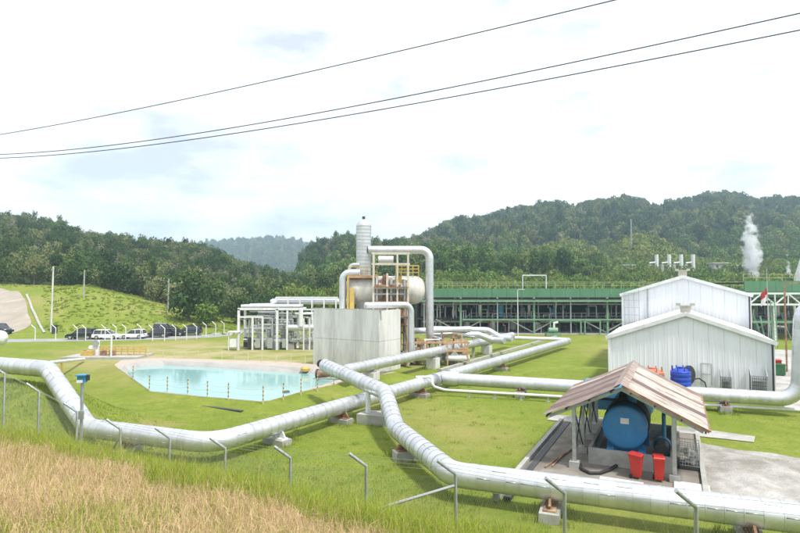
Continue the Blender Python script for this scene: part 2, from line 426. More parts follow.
# centre hill
SKY_C = [(290, 282), (298, 270), (303, 252), (316, 241), (330, 236.5), (347, 232.5), (358, 235), (373, 241), (392, 240), (424, 237), (470, 244), (540, 262), (600, 275)]
ptC, a, b = hill('hill_centre', SKY_C, 205, 430, lambda px: 3 + 9 * sstep(300, 430, px), 12, 23)
def keepC(px, t, p): return not (math.hypot((px - 320) / 14, (t - .55) / .22) < 1 and rnd.random() < .75)
PC = wood_points(ptC, a + 2, b - 2, 208, 430, 5.4, 32, keep=keepC); _lo = [p for p in PC if p.y < 300 + 30 * noise.noise((p.x * .02, 4, 2))]; _ls = set(map(id, _lo))
scatter('forest', 'green forested hill behind the steel separator column', [p for p in PC if id(p) not in _ls], W_DARK, 0.45, 1.05, 5, zs=(.8, 1.1))
scatter('forest', 'lighter green wood at the foot of the hill behind the column', _lo, W_MID, 0.45, 0.95, 6)
# right hills
SKY_R = [(330, 268), (380, 256), (420, 239), (451, 225), (470, 221), (491, 219), (510, 211), (535, 205), (548, 204), (575, 208), (602, 202), (628, 201), (640, 202), (659, 208), (668, 206), (676, 203), (690, 199), (718, 196), (735, 196), (760, 202), (783, 200), (800, 200), (860, 206), (960, 204), (1100, 218)]
ptR, a, b = hill('hill_right', SKY_R, 300, 640, 15, 14, 25, rough=.16)
PR = wood_points(ptR, a + 2, b - 2, 305, 640, 6.8, 33); _lo = [p for p in PR if p.y < 395 + 50 * noise.noise((p.x * .012, 4, 9))]; _ls = set(map(id, _lo))
scatter('forest', 'blue-green forest on the long high hill at the right', [p for p in PR if id(p) not in _ls], W_HILL, 0.55, 1.2, 7)
scatter('forest', 'lighter green wood on the lower slope of the right hill', _lo, W_MID, 0.5, 1.05, 8)
SKY_K = [(575, 279), (592, 272), (606, 262), (620, 250), (632, 241), (642, 237), (655, 240), (668, 248), (684, 257), (704, 264), (740, 272)]
ptK, a, b = hill('knoll', SKY_K, 255, 340, 12, 4.5, 27, M_FLOOR2, 3)
scatter('shrubbery', 'low pale shrubs on the cone-shaped knoll below the mast', wood_points(ptK, a + 1, b - 1, 257, 340, 3.6, 34), W_SHRUB, 0.9, 1.8, 9)
SKY_K2 = [(490, 281), (515, 270), (535, 257), (552, 248), (568, 244.5), (582, 246), (596, 254), (608, 264), (625, 277)]
ptK2, a, b = hill('knoll', SKY_K2, 265, 360, 12, 4.5, 29, M_FLOOR2, 3)
scatter('shrubbery', 'low bright shrubs on the rounded knoll behind the green plant building', wood_points(ptK2, a + 1, b - 1, 267, 360, 3.8, 35), W_SHRUB, 0.9, 1.8, 11)
# bushes and undergrowth in the valley behind the plant
pts = []
rr = random.Random(5)
for i in range(5600):
    y = rr.uniform(124, 305); px = rr.uniform(268, 920); x = (px - 400) / F * y
    pts.append((x, y, tz(x, y) - 0.3))
scatter('undergrowth', 'bright green bushes filling the valley behind the plant', pts, W_LITE, 0.35, 1.05, 13)
pts = []
for i in range(6500):                                    # rough growth on the grassy rise behind the cars
    y = rr.uniform(97, 140); px = rr.uniform(-160, 262); x = (px - 400) / F * y
    if px < 44 and y < 131: continue
    if noise.noise((x * .12, y * .12, 2)) < -0.5: continue
    pts.append((x, y, tz(x, y) - 0.25))
scatter('shrubbery', 'low scrub on the grassy rise behind the parked cars', pts, W_WEED, 0.05, 0.20, 15, zs=(.35, .7))

# individual trees: edge of the wood at left, and the row behind the green building
def tree_thing(label, leafm, seed, loc, scale, group, kw, rz=0):
    t = thing('broadleaf_tree', label, 'tree', loc, rz, group)
    mb, cs = crown_mesh('crown', leafm, seed, **kw)
    mb.build('crown', leafm, t, True); trunk_mb(seed, kw.get('zc', 8), .28, cs).build('trunk', BARK, t, True)
    t.scale = (scale, scale, scale)
    return t
KWD = dict(rx=4.2, rz=3.9, zc=4.6, nl=1500, ls=0.40, lobes=13); KWL = dict(rx=3.8, rz=3.2, zc=4.2, nl=1300, ls=0.38, lobes=11)
protoD = [tree_thing('dark leafy tree at the foot of the wooded hill behind the parked cars', LEAF_DARK, 700 + i, (0, 0, 0), 1, 'trees along the edge of the left wood', KWD) for i in range(3)]
protoL = [tree_thing('bright green bushy tree in the row behind the green plant building', LEAF_LITE, 720 + i, (0, 0, 0), 1, 'trees behind the green plant building', KWL) for i in range(3)]
used = set()
def place_tree(protos, i, x, y, sc, label=None, rz=0.0):
    o = protos[i % len(protos)]
    if o in used: o = copy_tree(o)
    else: used.add(o)
    o.location = (x, y, tz(x, y) - .2); o.scale = (sc, sc, sc * rnd.uniform(.9, 1.15)); o.rotation_euler.z = rz
    o['group'] = 'trees along the edge of the left wood' if protos is protoD else 'trees behind the green plant building'
    o['label'] = label or LBL[protos is protoD]
    return o
LBL = {True: protoD[0]['label'], False: protoL[0]['label']}
rt = random.Random(3)
for i in range(26):
    px = 62 + i * 9.6 + rt.uniform(-4, 4); y = rt.uniform(134, 150) if px < 170 else rt.uniform(118, 140)
    place_tree(protoD, i, (px - 400) / F * y, y, rt.uniform(.5, .95), rz=rt.uniform(0, 6))
for px, y, s, lb in ((189, 112, 1.05, 'round dark green tree right of the thin grey pole behind the cars'), (207, 108, .72, 'small yellow-green tree at the wood edge beside the road bend')):
    o = place_tree(protoD if s > 1 else protoL, 1, (px - 400) / F * y, y, s, lb)
for i in range(44):
    px = 428 + i * 9.6 + rt.uniform(-4, 4); y = rt.uniform(124, 150)
    place_tree(protoL, i, (px - 400) / F * y, y, rt.uniform(.85, 1.25), rz=rt.uniform(0, 6))
# ================================================================= MATERIALS FOR OBJECTS
M_CLAD = mat('aluminium_cladding', (0.66, 0.67, 0.69), (0.60, 0.61, 0.63), 1.2, 0.36, 0.72, bump=0.03, bscale=3, c3=(0.44, 0.45, 0.455), s3=2.2, lo3=.52, hi3=.85, r2=0.5, rand=.08)
M_SEAM = mat('cladding_seam', (0.53, 0.54, 0.55), (0.47, 0.48, 0.49), 3, .42, .65)
M_WHITEP = mat('white_painted_steel', (0.74, 0.75, 0.75), (0.60, 0.61, 0.61), 1.6, 0.5, c3=(0.42, 0.36, 0.28), s3=2.5, lo3=.62, hi3=.8)
M_GALV = mat('galvanised_steel', (0.52, 0.54, 0.55), (0.40, 0.42, 0.43), 5, 0.45, 0.7)
M_CONC = mat('concrete', (0.42, 0.41, 0.385), (0.32, 0.315, 0.295), 1.4, 0.9, bump=.25, c3=(0.24, 0.235, 0.21), s3=.8, lo3=.55, hi3=.75, spec=.2)
M_CONCW = mat('pale_concrete', (0.66, 0.65, 0.62), (0.56, 0.55, 0.52), .9, 0.9, bump=.2, c3=(0.43, 0.42, 0.39), s3=.9, lo3=.46, hi3=.72, stretch=(1, 1, .18), spec=.2)
M_RUST = mat('rusty_steel', (0.27, 0.155, 0.095), (0.185, 0.095, 0.06), 3, 0.85, c3=(0.45, 0.30, 0.18), s3=1.6, lo3=.5, hi3=.7)
M_DARK = mat('dark_steel', (0.055, 0.058, 0.06), (0.035, 0.036, 0.038), 3, 0.6)
M_BLACK = mat('black_rubber', (0.018, 0.018, 0.018), (0.03, 0.03, 0.03), 4, 0.7)
M_YEL = mat('yellow_paint', (0.56, 0.40, 0.10), (0.46, 0.31, 0.08), 2, 0.6, c3=(.35, .2, .1), s3=2, lo3=.6, hi3=.8)
M_GREENP = mat('green_painted_steel', (0.085, 0.215, 0.110), (0.066, 0.178, 0.092), 1.2, 0.55, c3=(.10, .24, .15), s3=.6)
M_GREENL = mat('light_green_steel', (0.19, 0.33, 0.22), (0.14, 0.26, 0.17), 1.2, 0.55)
M_BLUE = mat('blue_tank_paint', (0.032, 0.215, 0.47), (0.026, 0.175, 0.41), 1.5, 0.5, c3=(.07, .20, .36), s3=2.6, lo3=.48, hi3=.75, detail=9)
M_CYAN = mat('light_blue_paint', (0.065, 0.27, 0.46), (0.05, 0.23, 0.40), 2, 0.45)
M_RED = mat('red_plastic', (0.52, 0.032, 0.022), (0.44, 0.026, 0.02), 3, 0.4)
M_SHEET = mat('white_metal_sheet', (0.82, 0.83, 0.86), (0.77, 0.78, 0.815), .5, 0.5, c3=(0.66, 0.665, 0.67), s3=1.1, lo3=.6, hi3=.85, stretch=(1, 1, .15))

# ================================================================= PIPES
_band = {}
def band_mesh(r):
    k = round(r, 3)
    if k not in _band:
        mb = MB(); n = 28
        mb.tube([(0, 0, -.012), (0, 0, .05)], r * 1.022, n, False); mb.tube([(0, 0, .05), (0, 0, .0505)], [r * 1.022, r], n, False, 1); mb.tube([(0, 0, .05), (0, 0, .075)], r * 1.003, n, False, 1)
        mb.tube([(0, 0, .055), (0, 0, 1)], r, n, False)
        for _a in (2.2, 5.3): mb.box((math.cos(_a) * r * 1.001, math.sin(_a) * r * 1.001, .52), (.008, .03, .9), _a, 1)
        _band[k] = mb.mesh('cladding_band', [M_CLAD, M_SEAM], 'all')
    return _band[k]
def fillet(pts, rad):
    """-> list of ('s', A, B) and ('e', [arc points])"""
    pts = [Vector(p) for p in pts]; segs = []; cur = pts[0]
    for i in range(1, len(pts) - 1):
        a, p, b = pts[i - 1], pts[i], pts[i + 1]
        d1 = (a - p).normalized(); d2 = (b - p).normalized(); ang = d1.angle(d2)
        tl = min(rad / math.tan(ang / 2), (a - p).length * .45, (b - p).length * .45); rr_ = tl * math.tan(ang / 2)
        s, e = p + d1 * tl, p + d2 * tl
        c = p + (d1 + d2).normalized() * (rr_ / math.sin(ang / 2))
        k = max(3, int((math.pi - ang) / R(11)))
        v1, v2 = s - c, e - c; om = v1.angle(v2)
        arc = [c + (v1 * math.sin((1 - j / k) * om) + v2 * math.sin(j / k * om)) / math.sin(om) for j in range(k + 1)]
        segs.append(('s', cur, s)); segs.append(('e', [s + d1 * .07] + arc + [e + d2 * .07])); cur = e
    segs.append(('s', cur, pts[-1]))
    return segs
def pipe(name, label, pts, dia=0.95, band=0.55, rad=1.1, group=None, bands=True, m=M_CLAD, n=28, caps=(False, False)):
    base = Vector(pts[0]); base.z = min(p[2] for p in pts) - dia / 2
    t = thing(name, label, 'pipe', base, 0, group); r = dia / 2
    if bands:
        me = band_mesh(r)
        for s in fillet(pts, rad):
            if s[0] == 's':
                A, B = s[1], s[2]; ln = (B - A).length
                if ln < 0.02: continue
                k = max(1, round(ln / band)); q = Vector((0, 0, 1)).rotation_difference((B - A).normalized())
                for j in range(k):
                    jit = 1 + rnd.uniform(-.004, .004)
                    link('cladding_band', me, t, A.lerp(B, j / k) - base, q @ Quaternion((0, 0, 1), rnd.choice((0, .9, -.7, 2.4))), (jit, jit, ln / k))
            else:
                MB().tube(s[1], r * 1.004, n, False, gore=True).build('elbow', m, t, 'all', True)
        for c, (P, Q) in zip(caps, ((pts[0], pts[1]), (pts[-1], pts[-2]))):
            if c:
                dr = (Vector(P) - Vector(Q)).normalized(); P = Vector(P)
                MB().tube([P - dr * .05, P + dr * .02, P + dr * .14, P + dr * .2], [r * 1.02, r * 1.02, r * .8, r * .3], n).build('end_cap', m, t, True, True)
    else:
        mb = MB(); path = []
        for s in fillet(pts, rad): path += [s[1], s[2]] if s[0] == 's' else s[1][1:-1]
        cl = [path[0]]
        for p in path[1:]:
            if (p - cl[-1]).length > 1e-3: cl.append(p)
        mb.tube(cl, r, max(10, n // 2)).build('pipe_run', m, t, True, True)
    return t
def support(loc, zpipe, r, rz, label, wdt=1.3, blk=0.45, group='pipe supports', m=M_CONC, sm=M_RUST):
    g = tz(loc[0], loc[1]); t = thing('pipe_support', label, 'support', (loc[0], loc[1], g), rz, group)
    MB().box((0, 0, blk / 2 - .1), (wdt, .7, blk + .2)).build('concrete_block', m, t)
    top = zpipe - r - g
    mb = MB(); mb.box((0, 0, blk + .03), (wdt * .8, .45, .06)); mb.box((0, 0, (blk + top) / 2 + .03), (.09, .4, max(.05, top - blk)))
    for sx in (-1, 1): mb.beam((sx * wdt * .3, 0, blk + .05), (sx * r * .6, 0, top + r * .2), .08, .35)
    mb.build('saddle', sm, t)
    return t
ZC = 1.0; DIA = 0.95
# raised pipe at left that drops from the bank and runs across the lawn
P1 = [AT(-190, 349, 45.5), AT(48, 369, 31.2), G(88, 428, 1.15), G(212, 443.5, ZC), G(568, 341, ZC)]
pipe('steam_pipe', 'long silver pipe dropping off the left bank and running diagonally across the lawn', P1, DIA, .55, 1.5)
# joint collar box where the pipe to the right leaves it
J = G(441, 378.5, ZC)
# pipe going right, behind the tank shelter, then rising at the picture edge
R0 = Vector((J.x + .3, J.y - .1, 1.02)); R1 = G(799, 400, 1.1); R2 = Vector((R1.x + .35, R1.y - .1, 7.4)); R3 = R2 + Vector((9, -3, 0.3))
pipe('steam_pipe', 'silver pipe running behind the tank shelter and rising at the right edge', [R0, R1, R2, R3], DIA, .55, 1.25)
mb = MB(); dr = (R1 - R0).normalized()
tee = thing('pipe_joint', 'bulged silver tee joint where the two lawn pipes meet', 'pipe joint', (J.x, J.y, .4))
mb.tube([R0 - dr * .1, R0 + dr * .25, R0 + dr * .9, R0 + dr * 1.2], [.56, .6, .6, .52], 28).build('tee_cover', M_CLAD, tee, True, True)
mb = MB(); d1 = (P1[4] - P1[3]).normalized()
for k in (-1.1, 1.2):
    c = J + d1 * k; mb.tube([c - d1 * .08, c + d1 * .08], .58, 28)
mb.build('flange', M_GALV, tee, True, True)
# foreground pipe with the black-capped end
P2 = [G(1010, 545, ZC), G(452, 474, ZC), G(396, 428, ZC + .1), AT(385, 392, 33.0), AT(325, 365.5, 40.0)]
pipe('steam_pipe', 'thick silver pipe in front of the tank shelter, ending in a black stub', P2, DIA, .55, 1.15, caps=(False, True))
e = P2[4]; dr = (P2[4] - P2[3]).normalized()
st = thing('end_valve', 'black stub on the open end of the silver pipe', 'valve', e)
MB().tube([e + dr * .15, e + dr * .75], .24, 18).build('stub', M_BLACK, st, True, True)
MB().tube([e + dr * .72, e + dr * .80], .30, 18).build('flange', M_DARK, st, True, True)
# parallel pipe behind, on tall piers
B0, B1 = G(347, 370, 1.7), G(512, 335.5, 1.7)
pipe('steam_pipe', 'silver pipe on tall piers running from the concrete box to the valve station', [B0, B1], DIA, .7, 1.1, caps=(True, True))
# cross pipe at the far end
pipe('cross_pipe', 'thin white pipe crossing the far end of the lawn before the green building', [G(568, 339.5, 1.0), G(452, 336, 1.0)], .5, bands=False, m=M_WHITEP, rad=.6)
# slim line beneath the right-going pipe
q0 = G(432, 386, .9); q1 = G(445, 390, .45); q2 = G(800, 410, .42)
cpipe = pipe('condensate_pipe', 'slim white pipe low beneath the pipe to the right', [G(416, 377, 1.5), G(433, 377, 1.5), q0, q1, q2], .2, bands=False, m=M_WHITEP, rad=.5)
for px in range(470, 800, 34):
    p = q1.lerp(q2, (px - 445) / 355 * .86 + .02)
    MB().box((p.x, p.y, .19), (.1, .1, .32)).box((p.x, p.y, .01), (.3, .3, .06)).build('foot', M_GALV, cpipe, world=True)
# long low kerb between the two parallel pipes
def kerb(name, label, a, b, wd=.25, ht=.22, m=M_CONC):
    mb = MB(); a, b = Vector(a), Vector(b)
    mb.beam((a.x, a.y, ht / 2), (b.x, b.y, ht / 2), wd, ht); o = mb.build(name, m); return tag(o, label, 'kerb')
kerb('drain_kerb', 'long pale concrete kerb lying between the two parallel pipes', G(440, 372), G(556, 337.5), .35, .3)
# supports
def on(A, B, px):
    best = min((abs(400 + F * (A.lerp(B, k / 200).x) / A.lerp(B, k / 200).y - px), k) for k in range(201)); return A.lerp(B, best[1] / 200)
def rz_of(A, B): return math.atan2((B - A).y, (B - A).x) + R(90)
for px, lb in ((277, 'pale support with brown shim under the lawn pipe near the fence'), (340, 'support under the lawn pipe just left of the crossing'), (420, 'support under the lawn pipe beside the tee joint'), (500, 'small support under the far half of the diagonal pipe'), (130, 'support under the drooping pipe below the pool')):
    A, B = (P1[3], P1[4]) if px > 212 else (P1[2], P1[3]); p = on(A, B, px); support(p, p.z, .475, rz_of(A, B), lb, 1.5, .3, sm=M_WHITEP if px == 277 else M_RUST)
p = on(P2[1], P2[2], 407); support(p, p.z, .475, rz_of(P2[1], P2[2]), 'rust-topped block under the kinked pipe on the lawn')
p = on(P2[0], P2[1], 549); support(p, p.z, .475, rz_of(P2[0], P2[1]), 'rust-brown saddle on a block under the front pipe', 1.9, .35)
p = on(P2[0], P2[1], 745); support(p, p.z, .475, rz_of(P2[0], P2[1]), 'support under the front pipe beside the gravel yard', 1.9, .35)
for px, lb in ((520, 'support under the right-going pipe left of the shelter'), (722, 'support under the right-going pipe before the white shed')):
    p = on(R0, R1, px); support(p, p.z, .475, rz_of(R0, R1), lb)
for px, lb in ((372, 'square concrete pier under the rear pipe near the concrete box'), (433, 'square concrete pier under the middle of the rear pipe'), (486, 'square concrete pier under the far end of the rear pipe')):
    p = on(B0, B1, px); t = thing('pipe_pier', lb, 'pier', (p.x, p.y, 0), rz_of(B0, B1), 'piers under the rear pipe')
    MB().box((0, 0, .55), (1.1, 1.0, 1.1)).build('pier_block', M_CONCW, t); MB().box((0, 0, 1.16), (.9, .5, .13)).build('saddle', M_GALV, t)
# two-legged stand at the crossing
c = P2[3]; base = G(366, 421); c2 = P2[3].lerp(P2[4], .13)
t = thing('pipe_stand', 'two white posts on a concrete block holding the pipe over the crossing', 'pipe stand', (c2.x, c2.y, 0))
MB().box((c2.x, c2.y, .28), (2.0, 1.3, .62), R(-24)).build('concrete_block', M_CONC, t, world=True)
for sx in (-.55, .55):
    p = Vector((c2.x + sx * .9, c2.y - sx * .4, .5)); MB().tube([p, Vector((p.x, p.y, c2.z - .3))], .16, 14).build('post', M_WHITEP, t, True, True)
# ================================================================= TANK SHELTER
TH = R(-27)
def loc2(o, u, w_, z=0.0): return Vector((o[0] + u * math.cos(TH) - w_ * math.sin(TH), o[1] + u * math.sin(TH) + w_ * math.cos(TH), z))
SO = (8.0, 25.1, 0.15)      # left front post
M_SLAB = mat('stained_slab', (0.29, 0.265, 0.23), (0.20, 0.18, 0.15), .7, .92, bump=.25, c3=(.13, .115, .095), s3=.5, lo3=.48, hi3=.7, spec=.2)
M_GRAVEL = mat('gravel_yard', (0.47, 0.46, 0.435), (0.36, 0.345, 0.32), 2.2, .95, bump=1.0, bscale=11, c3=(.25, .23, .20), s3=.3, lo3=.42, hi3=.58, spec=.1, detail=10)
M_PAD = mat('dusty_concrete', (0.42, 0.41, 0.385), (0.33, 0.32, 0.295), .6, .95, bump=.3, c3=(.24, .225, .195), s3=.3, lo3=.48, hi3=.66, spec=.15)
sl = [loc2(SO, -2.0, -2.4), loc2(SO, 5.1, -2.4), loc2(SO, 5.1, 9.0), loc2(SO, -2.0, 9.0)]
o = MB().prism([(p.x, p.y) for p in sl], -.2, .15).build('concrete_slab', M_SLAB); kind(o, 'structure')
for u0, lb in ((-2.15, 'dark kerb along the lawn side of the shelter slab'), (5.2, 'pale kerb between the shelter slab and the gravel yard')):
    a, b = loc2(SO, u0, -5.2 if u0 < 0 else -2.4), loc2(SO, u0, 9.0); mb = MB(); mb.beam((a.x, a.y, .17), (b.x, b.y, .17), .2, .3)
    tag(mb.build('slab_kerb', M_CONC), lb, 'kerb')
a, b = loc2(SO, -1.75, -5), loc2(SO, -1.75, 8.5)
tag(MB().beam((a.x, a.y, .13), (b.x, b.y, .13), .28, .12).build('drain_channel', M_DARK), 'dark open drain channel just inside the slab kerb', 'drain')
pts = [loc2(SO, 5.32, -2.6), loc2(SO, 9, -3.4), loc2(SO, 24, -6), loc2(SO, 24, 4.0)] + [loc2(SO, 22 - k * .75, 4.4 + 3 * k / 21 + .9 * noise.noise((k * .5, 3, 1)) + .35 * rnd.uniform(-1, 1)) for k in range(21)] + [loc2(SO, 5.32, 7.6)]
sheet('gravel_base', pts, M_GRAVEL, .03)
mb = MB(); nu, nw = 60, 34
for i in range(nu + 1):
    for j in range(nw + 1):
        u, w_ = 5.6 + 17 * i / nu, -2.6 + 9.2 * j / nw; p = loc2(SO, u, w_)
        e = min(1, i / 4, j / 4, (nu - i) / 4, (nw - j) / 4)
        h = e * (.10 + .10 * noise.fractal((u * .9, w_ * .9, 2), 1, 2, 4) + .34 * math.exp(-((u - 11) / 4) ** 2 - ((w_ - 4.4) / 1.5) ** 2) * (1 + .5 * noise.noise((u * 1.5, w_ * 1.5, 7)))) - .04
        mb.v.append((p.x, p.y, .03 + h))
for i in range(nu):
    for j in range(nw): a = i * (nw + 1) + j; mb.f.append((a, a + nw + 1, a + nw + 2, a + 1)); mb.mi.append(0)
kind(mb.build('gravel', M_GRAVEL, None, 'all'), 'stuff', 'heaped pale gravel beside the shelter slab')
sheet('concrete_apron', [loc2(SO, -3.2 + rnd.uniform(-.3, .3), 9.02), loc2(SO, 7.9, 9.02), loc2(SO, 8.1, 10.4), loc2(SO, 5, 11.0), loc2(SO, 0, 11.2), loc2(SO, -3.0, 10.6)], M_PAD, .04)

M_ROOFR = mat('rusted_roof_sheet', (0.36, 0.31, 0.285), (0.25, 0.20, 0.175), 1.6, .85, c3=(.19, .085, .045), s3=1.3, lo3=.50, hi3=.66, detail=9, stretch=(.4, 2.4, 1), coord='obj')
M_ROOFP = mat('faded_purple_sheet', (0.23, 0.175, 0.18), (0.17, 0.12, 0.125), 1.5, .85, c3=(.24, .14, .09), s3=1.4, lo3=.5, hi3=.7, detail=9, stretch=(.4, 2.4, 1), coord='obj')
M_ROOFW = mat('pale_roof_sheet', (0.56, 0.535, 0.50), (0.42, 0.385, 0.345), 1.8, .8, c3=(.27, .125, .06), s3=1.5, lo3=.50, hi3=.66, detail=9, stretch=(.4, 2.4, 1), coord='obj')
sh = thing('tank_shelter', 'open tank shelter with a rusty patchwork gable roof', 'shelter', SO, TH)
RU, EZ, AZ, HW = 2.05, 2.35, 3.95, 3.35
def roof_sheet(side, w0, w1, lift):
    mb = MB(); n = 15; k = n * 2
    vs = []
    for w_ in [w0 + (w1 - w0) * i / k for i in range(k + 1)]:
        h = .022 * (1 if int((w_ - w0) / (w1 - w0) * k + .5) % 2 else -1)
        for q in (0.02, .5, 1.0):
            sag = -.05 * math.sin(q * 3.14) + .02 * noise.noise((w_ * .8, q * 2, side))
            for dz in (0, -.014): vs.append((RU + side * q * HW, w_, AZ - (AZ - EZ) * q + h + lift + sag + dz))
    fs = []
    for i in range(k):
        b = i * 6
        for j in (0, 2):
            fs.append((b + j, b + j + 2, b + j + 8, b + j + 6)); fs.append((b + j + 1, b + j + 7, b + j + 9, b + j + 3))
        fs.append((b + 4, b + 5, b + 11, b + 10)); fs.append((b, b + 6, b + 7, b + 1))
    for b in (0, k * 6):
        for j in (0, 2): fs.append((b + j, b + j + 1, b + j + 3, b + j + 2))
    return mb.add(vs, fs)
rows = [('w', .9), ('w', .85), ('w', .55), ('p', .75), ('w', .9), ('w', .9), ('r', .5), ('w', .95), ('w', 1.0), ('r', .9)]
tot = sum(r_[1] for r_ in rows); k = 8.6 / tot
for side in (1, -1):
    w0 = -.45
    for i, (t_, l_) in enumerate(rows):
        m = {'w': M_ROOFW, 'p': M_ROOFP, 'r': M_ROOFR}[t_]
        if side < 0: m = M_ROOFP if i % 3 == 1 else (M_ROOFR if i % 3 == 0 else M_ROOFW if i == 8 else M_ROOFR)
        roof_sheet(side, w0, w0 + l_ * k + .03, .012 * (i % 2)).build('roof_sheet', m, sh); w0 += l_ * k
mb = MB()
for i in range(8):
    w0 = -.5 + i * 1.1
    mb.add([(RU - .28, w0, AZ - .09), (RU, w0, AZ + .07), (RU + .28, w0, AZ - .09), (RU - .28, w0 + 1.08, AZ - .09), (RU, w0 + 1.08, AZ + .07), (RU + .28, w0 + 1.08, AZ - .09)], [(0, 1, 4, 3), (1, 2, 5, 4)])
mb.build('ridge_cap', M_ROOFR, sh)
for u in (0, 4.1):
    for w_ in (0, 2.6, 5.2, 7.8):
        p = MB().box((u, w_, 1.35), (.16, .16, 2.7)).build('post', M_GALV, sh)
        MB().box((u, w_, .14), (.42, .42, .3)).build('footing', M_CONC, p)
for w_ in (0, 2.6, 5.2, 7.8):
    mb = MB(); mb.beam((-1.1, w_, EZ - .14), (RU, w_, AZ - .24), .1, .14); mb.beam((5.2, w_, EZ - .14), (RU, w_, AZ - .24), .1, .14)
    if w_: mb.beam((0, w_, 2.72), (4.1, w_, 2.72), .08, .12)
    mb.build('rafter', M_DARK if w_ else M_GALV, sh)
for w_ in (0, 2.6, 5.2):
    mb = MB(); mb.beam((0, w_ + .1, .4), (0, w_ + 2.5, 2.6), .05); mb.beam((0, w_ + 2.5, .4), (0, w_ + .1, 2.6), .05); mb.build('cross_brace', M_DARK, sh)
for side in (-1, 1):
    for q in (.12, .4, .7, .96):
        MB().beam((RU + side * q * HW, -.4, AZ - (AZ - EZ) * q - .15), (RU + side * q * HW, 8.1, AZ - (AZ - EZ) * q - .15), .06, .08).build('purlin', M_DARK, sh)
# rusted edge flashing on the front right gable
MB().beam((RU + .05, -.47, AZ - .03), (RU + HW, -.47, EZ - .02), .03, .12).build('gable_flashing', M_RUST, sh)
MB().beam((RU + HW, -.45, EZ), (RU + HW, 8.1, EZ), .12, .05).build('gutter', M_RUST, sh)
# bund wall
bw = thing('bund_wall', 'low concrete wall around the blue tank', 'wall', SO, TH)
for a, b in (((.55, .95), (4.0, .95)), ((.55, 7.2), (4.0, 7.2)), ((.55, .95), (.55, 7.2)), ((4.0, .95), (4.0, 7.2))):
    ln = math.hypot(b[0] - a[0], b[1] - a[1])
    MB().box(((a[0] + b[0]) / 2, (a[1] + b[1]) / 2, .36), ((ln + .14) if a[1] == b[1] else .137, .14 if a[1] == b[1] else ln - .15, .74)).build('wall_side', M_CONC, bw)
# big blue tank
tk = thing('blue_tank', 'large blue cylindrical tank lying under the rusty roof', 'tank', loc2(SO, 2.05, 1.2, .15), TH)
cz, rr0 = 1.75, .96
MB().lathe([(0.001, -.09), (.55, -.075), (.85, -.04), (.95, .0), (.98, .04)], 40, (0, 0, cz), 'y').build('end_plate', M_BLUE, tk, True)
MB().tube([(0, .03, cz), (0, 5.2, cz)], rr0, 40).build('shell', M_BLUE, tk, True)
mb = MB()
for y in (.05, 1.7, 3.4, 5.1): mb.tube([(0, y, cz), (0, y + .07, cz)], rr0 + .02, 40)
mb.build('hoop', M_BLUE, tk, True)
MB().box((.02, -.11, cz + .33), (.36, .02, .26)).build('name_plate', M_WHITEP, tk)
for y in (.8, 4.2):
    MB().box((0, y, .42), (1.7, .25, .84)).build('cradle', M_BLUE, tk)
MB().box((-.62, -.02, .45), (.3, .35, .7)).build('foot', M_BLUE, tk); MB().box((.72, -.02, .45), (.3, .35, .7)).build('foot', M_BLUE, tk)
mb = MB(); mb.tube([(.25, 1.4, cz + .9), (.25, 1.4, cz + 1.25)], .22, 16); mb.tube([(.25, 3.6, cz + .9), (.25, 3.6, cz + 1.2)], .3, 16); mb.build('manhole', M_BLUE, tk, True)
MB().lathe([(1.0, 1.0), (1.02, 1.02), (1.02, 2.3), (1.0, 2.32)], 40, (0, 0, cz), 'y').build('rubber_wrap', M_BLACK, tk, True)  # black band standing in for the shadow around the tank
MB().box((.1, 2.0, cz + 1.05), (.9, .8, .35)).build('pump_hood', M_BLACK, tk)  # black shape atop the tank, added to deepen the shelter's shade
# dark engine set right of it
eg = thing('pump_set', 'dark pump and motor on a frame right of the blue tank', 'pump', loc2(SO, 3.55, 2.6, .15), TH)
MB().box((0, 0, .2), (.8, 1.6, .18)).build('skid', M_DARK, eg); MB().tube([(0, -.6, .7), (0, .35, .7)], .32, 18).build('motor', M_DARK, eg, True)
MB().tube([(0, .4, .65), (0, .75, .65)], .4, 18).build('pump_casing', M_CYAN, eg, True); MB().tube([(.1, .58, .9), (.1, .58, 2.0), (.1, 1.2, 2.1)], .09, 10).build('riser', M_CYAN, eg, True)
# light-blue tank at the back
tb = thing('light_blue_tank', 'light blue cylindrical tank at the back of the shelter', 'tank', loc2(SO, -.1, 9.7, .05), TH)
MB().tube([(-.7, 0, 1.75), (2.9, 0, 1.75)], .92, 32).build('shell', M_CYAN, tb, True)
for x, s in ((-.7, -1), (2.9, 1)): MB().lathe([(.92, 0), (.82, s * .14), (.5, s * .26), (.001, s * .31)], 32, (x, 0, 1.75), 'x').build('dished_end', M_CYAN, tb, True)
for x in (-.2, 2.3): MB().box((x, 0, .45), (.2, 1.2, .9)).build('saddle', M_GALV, tb)
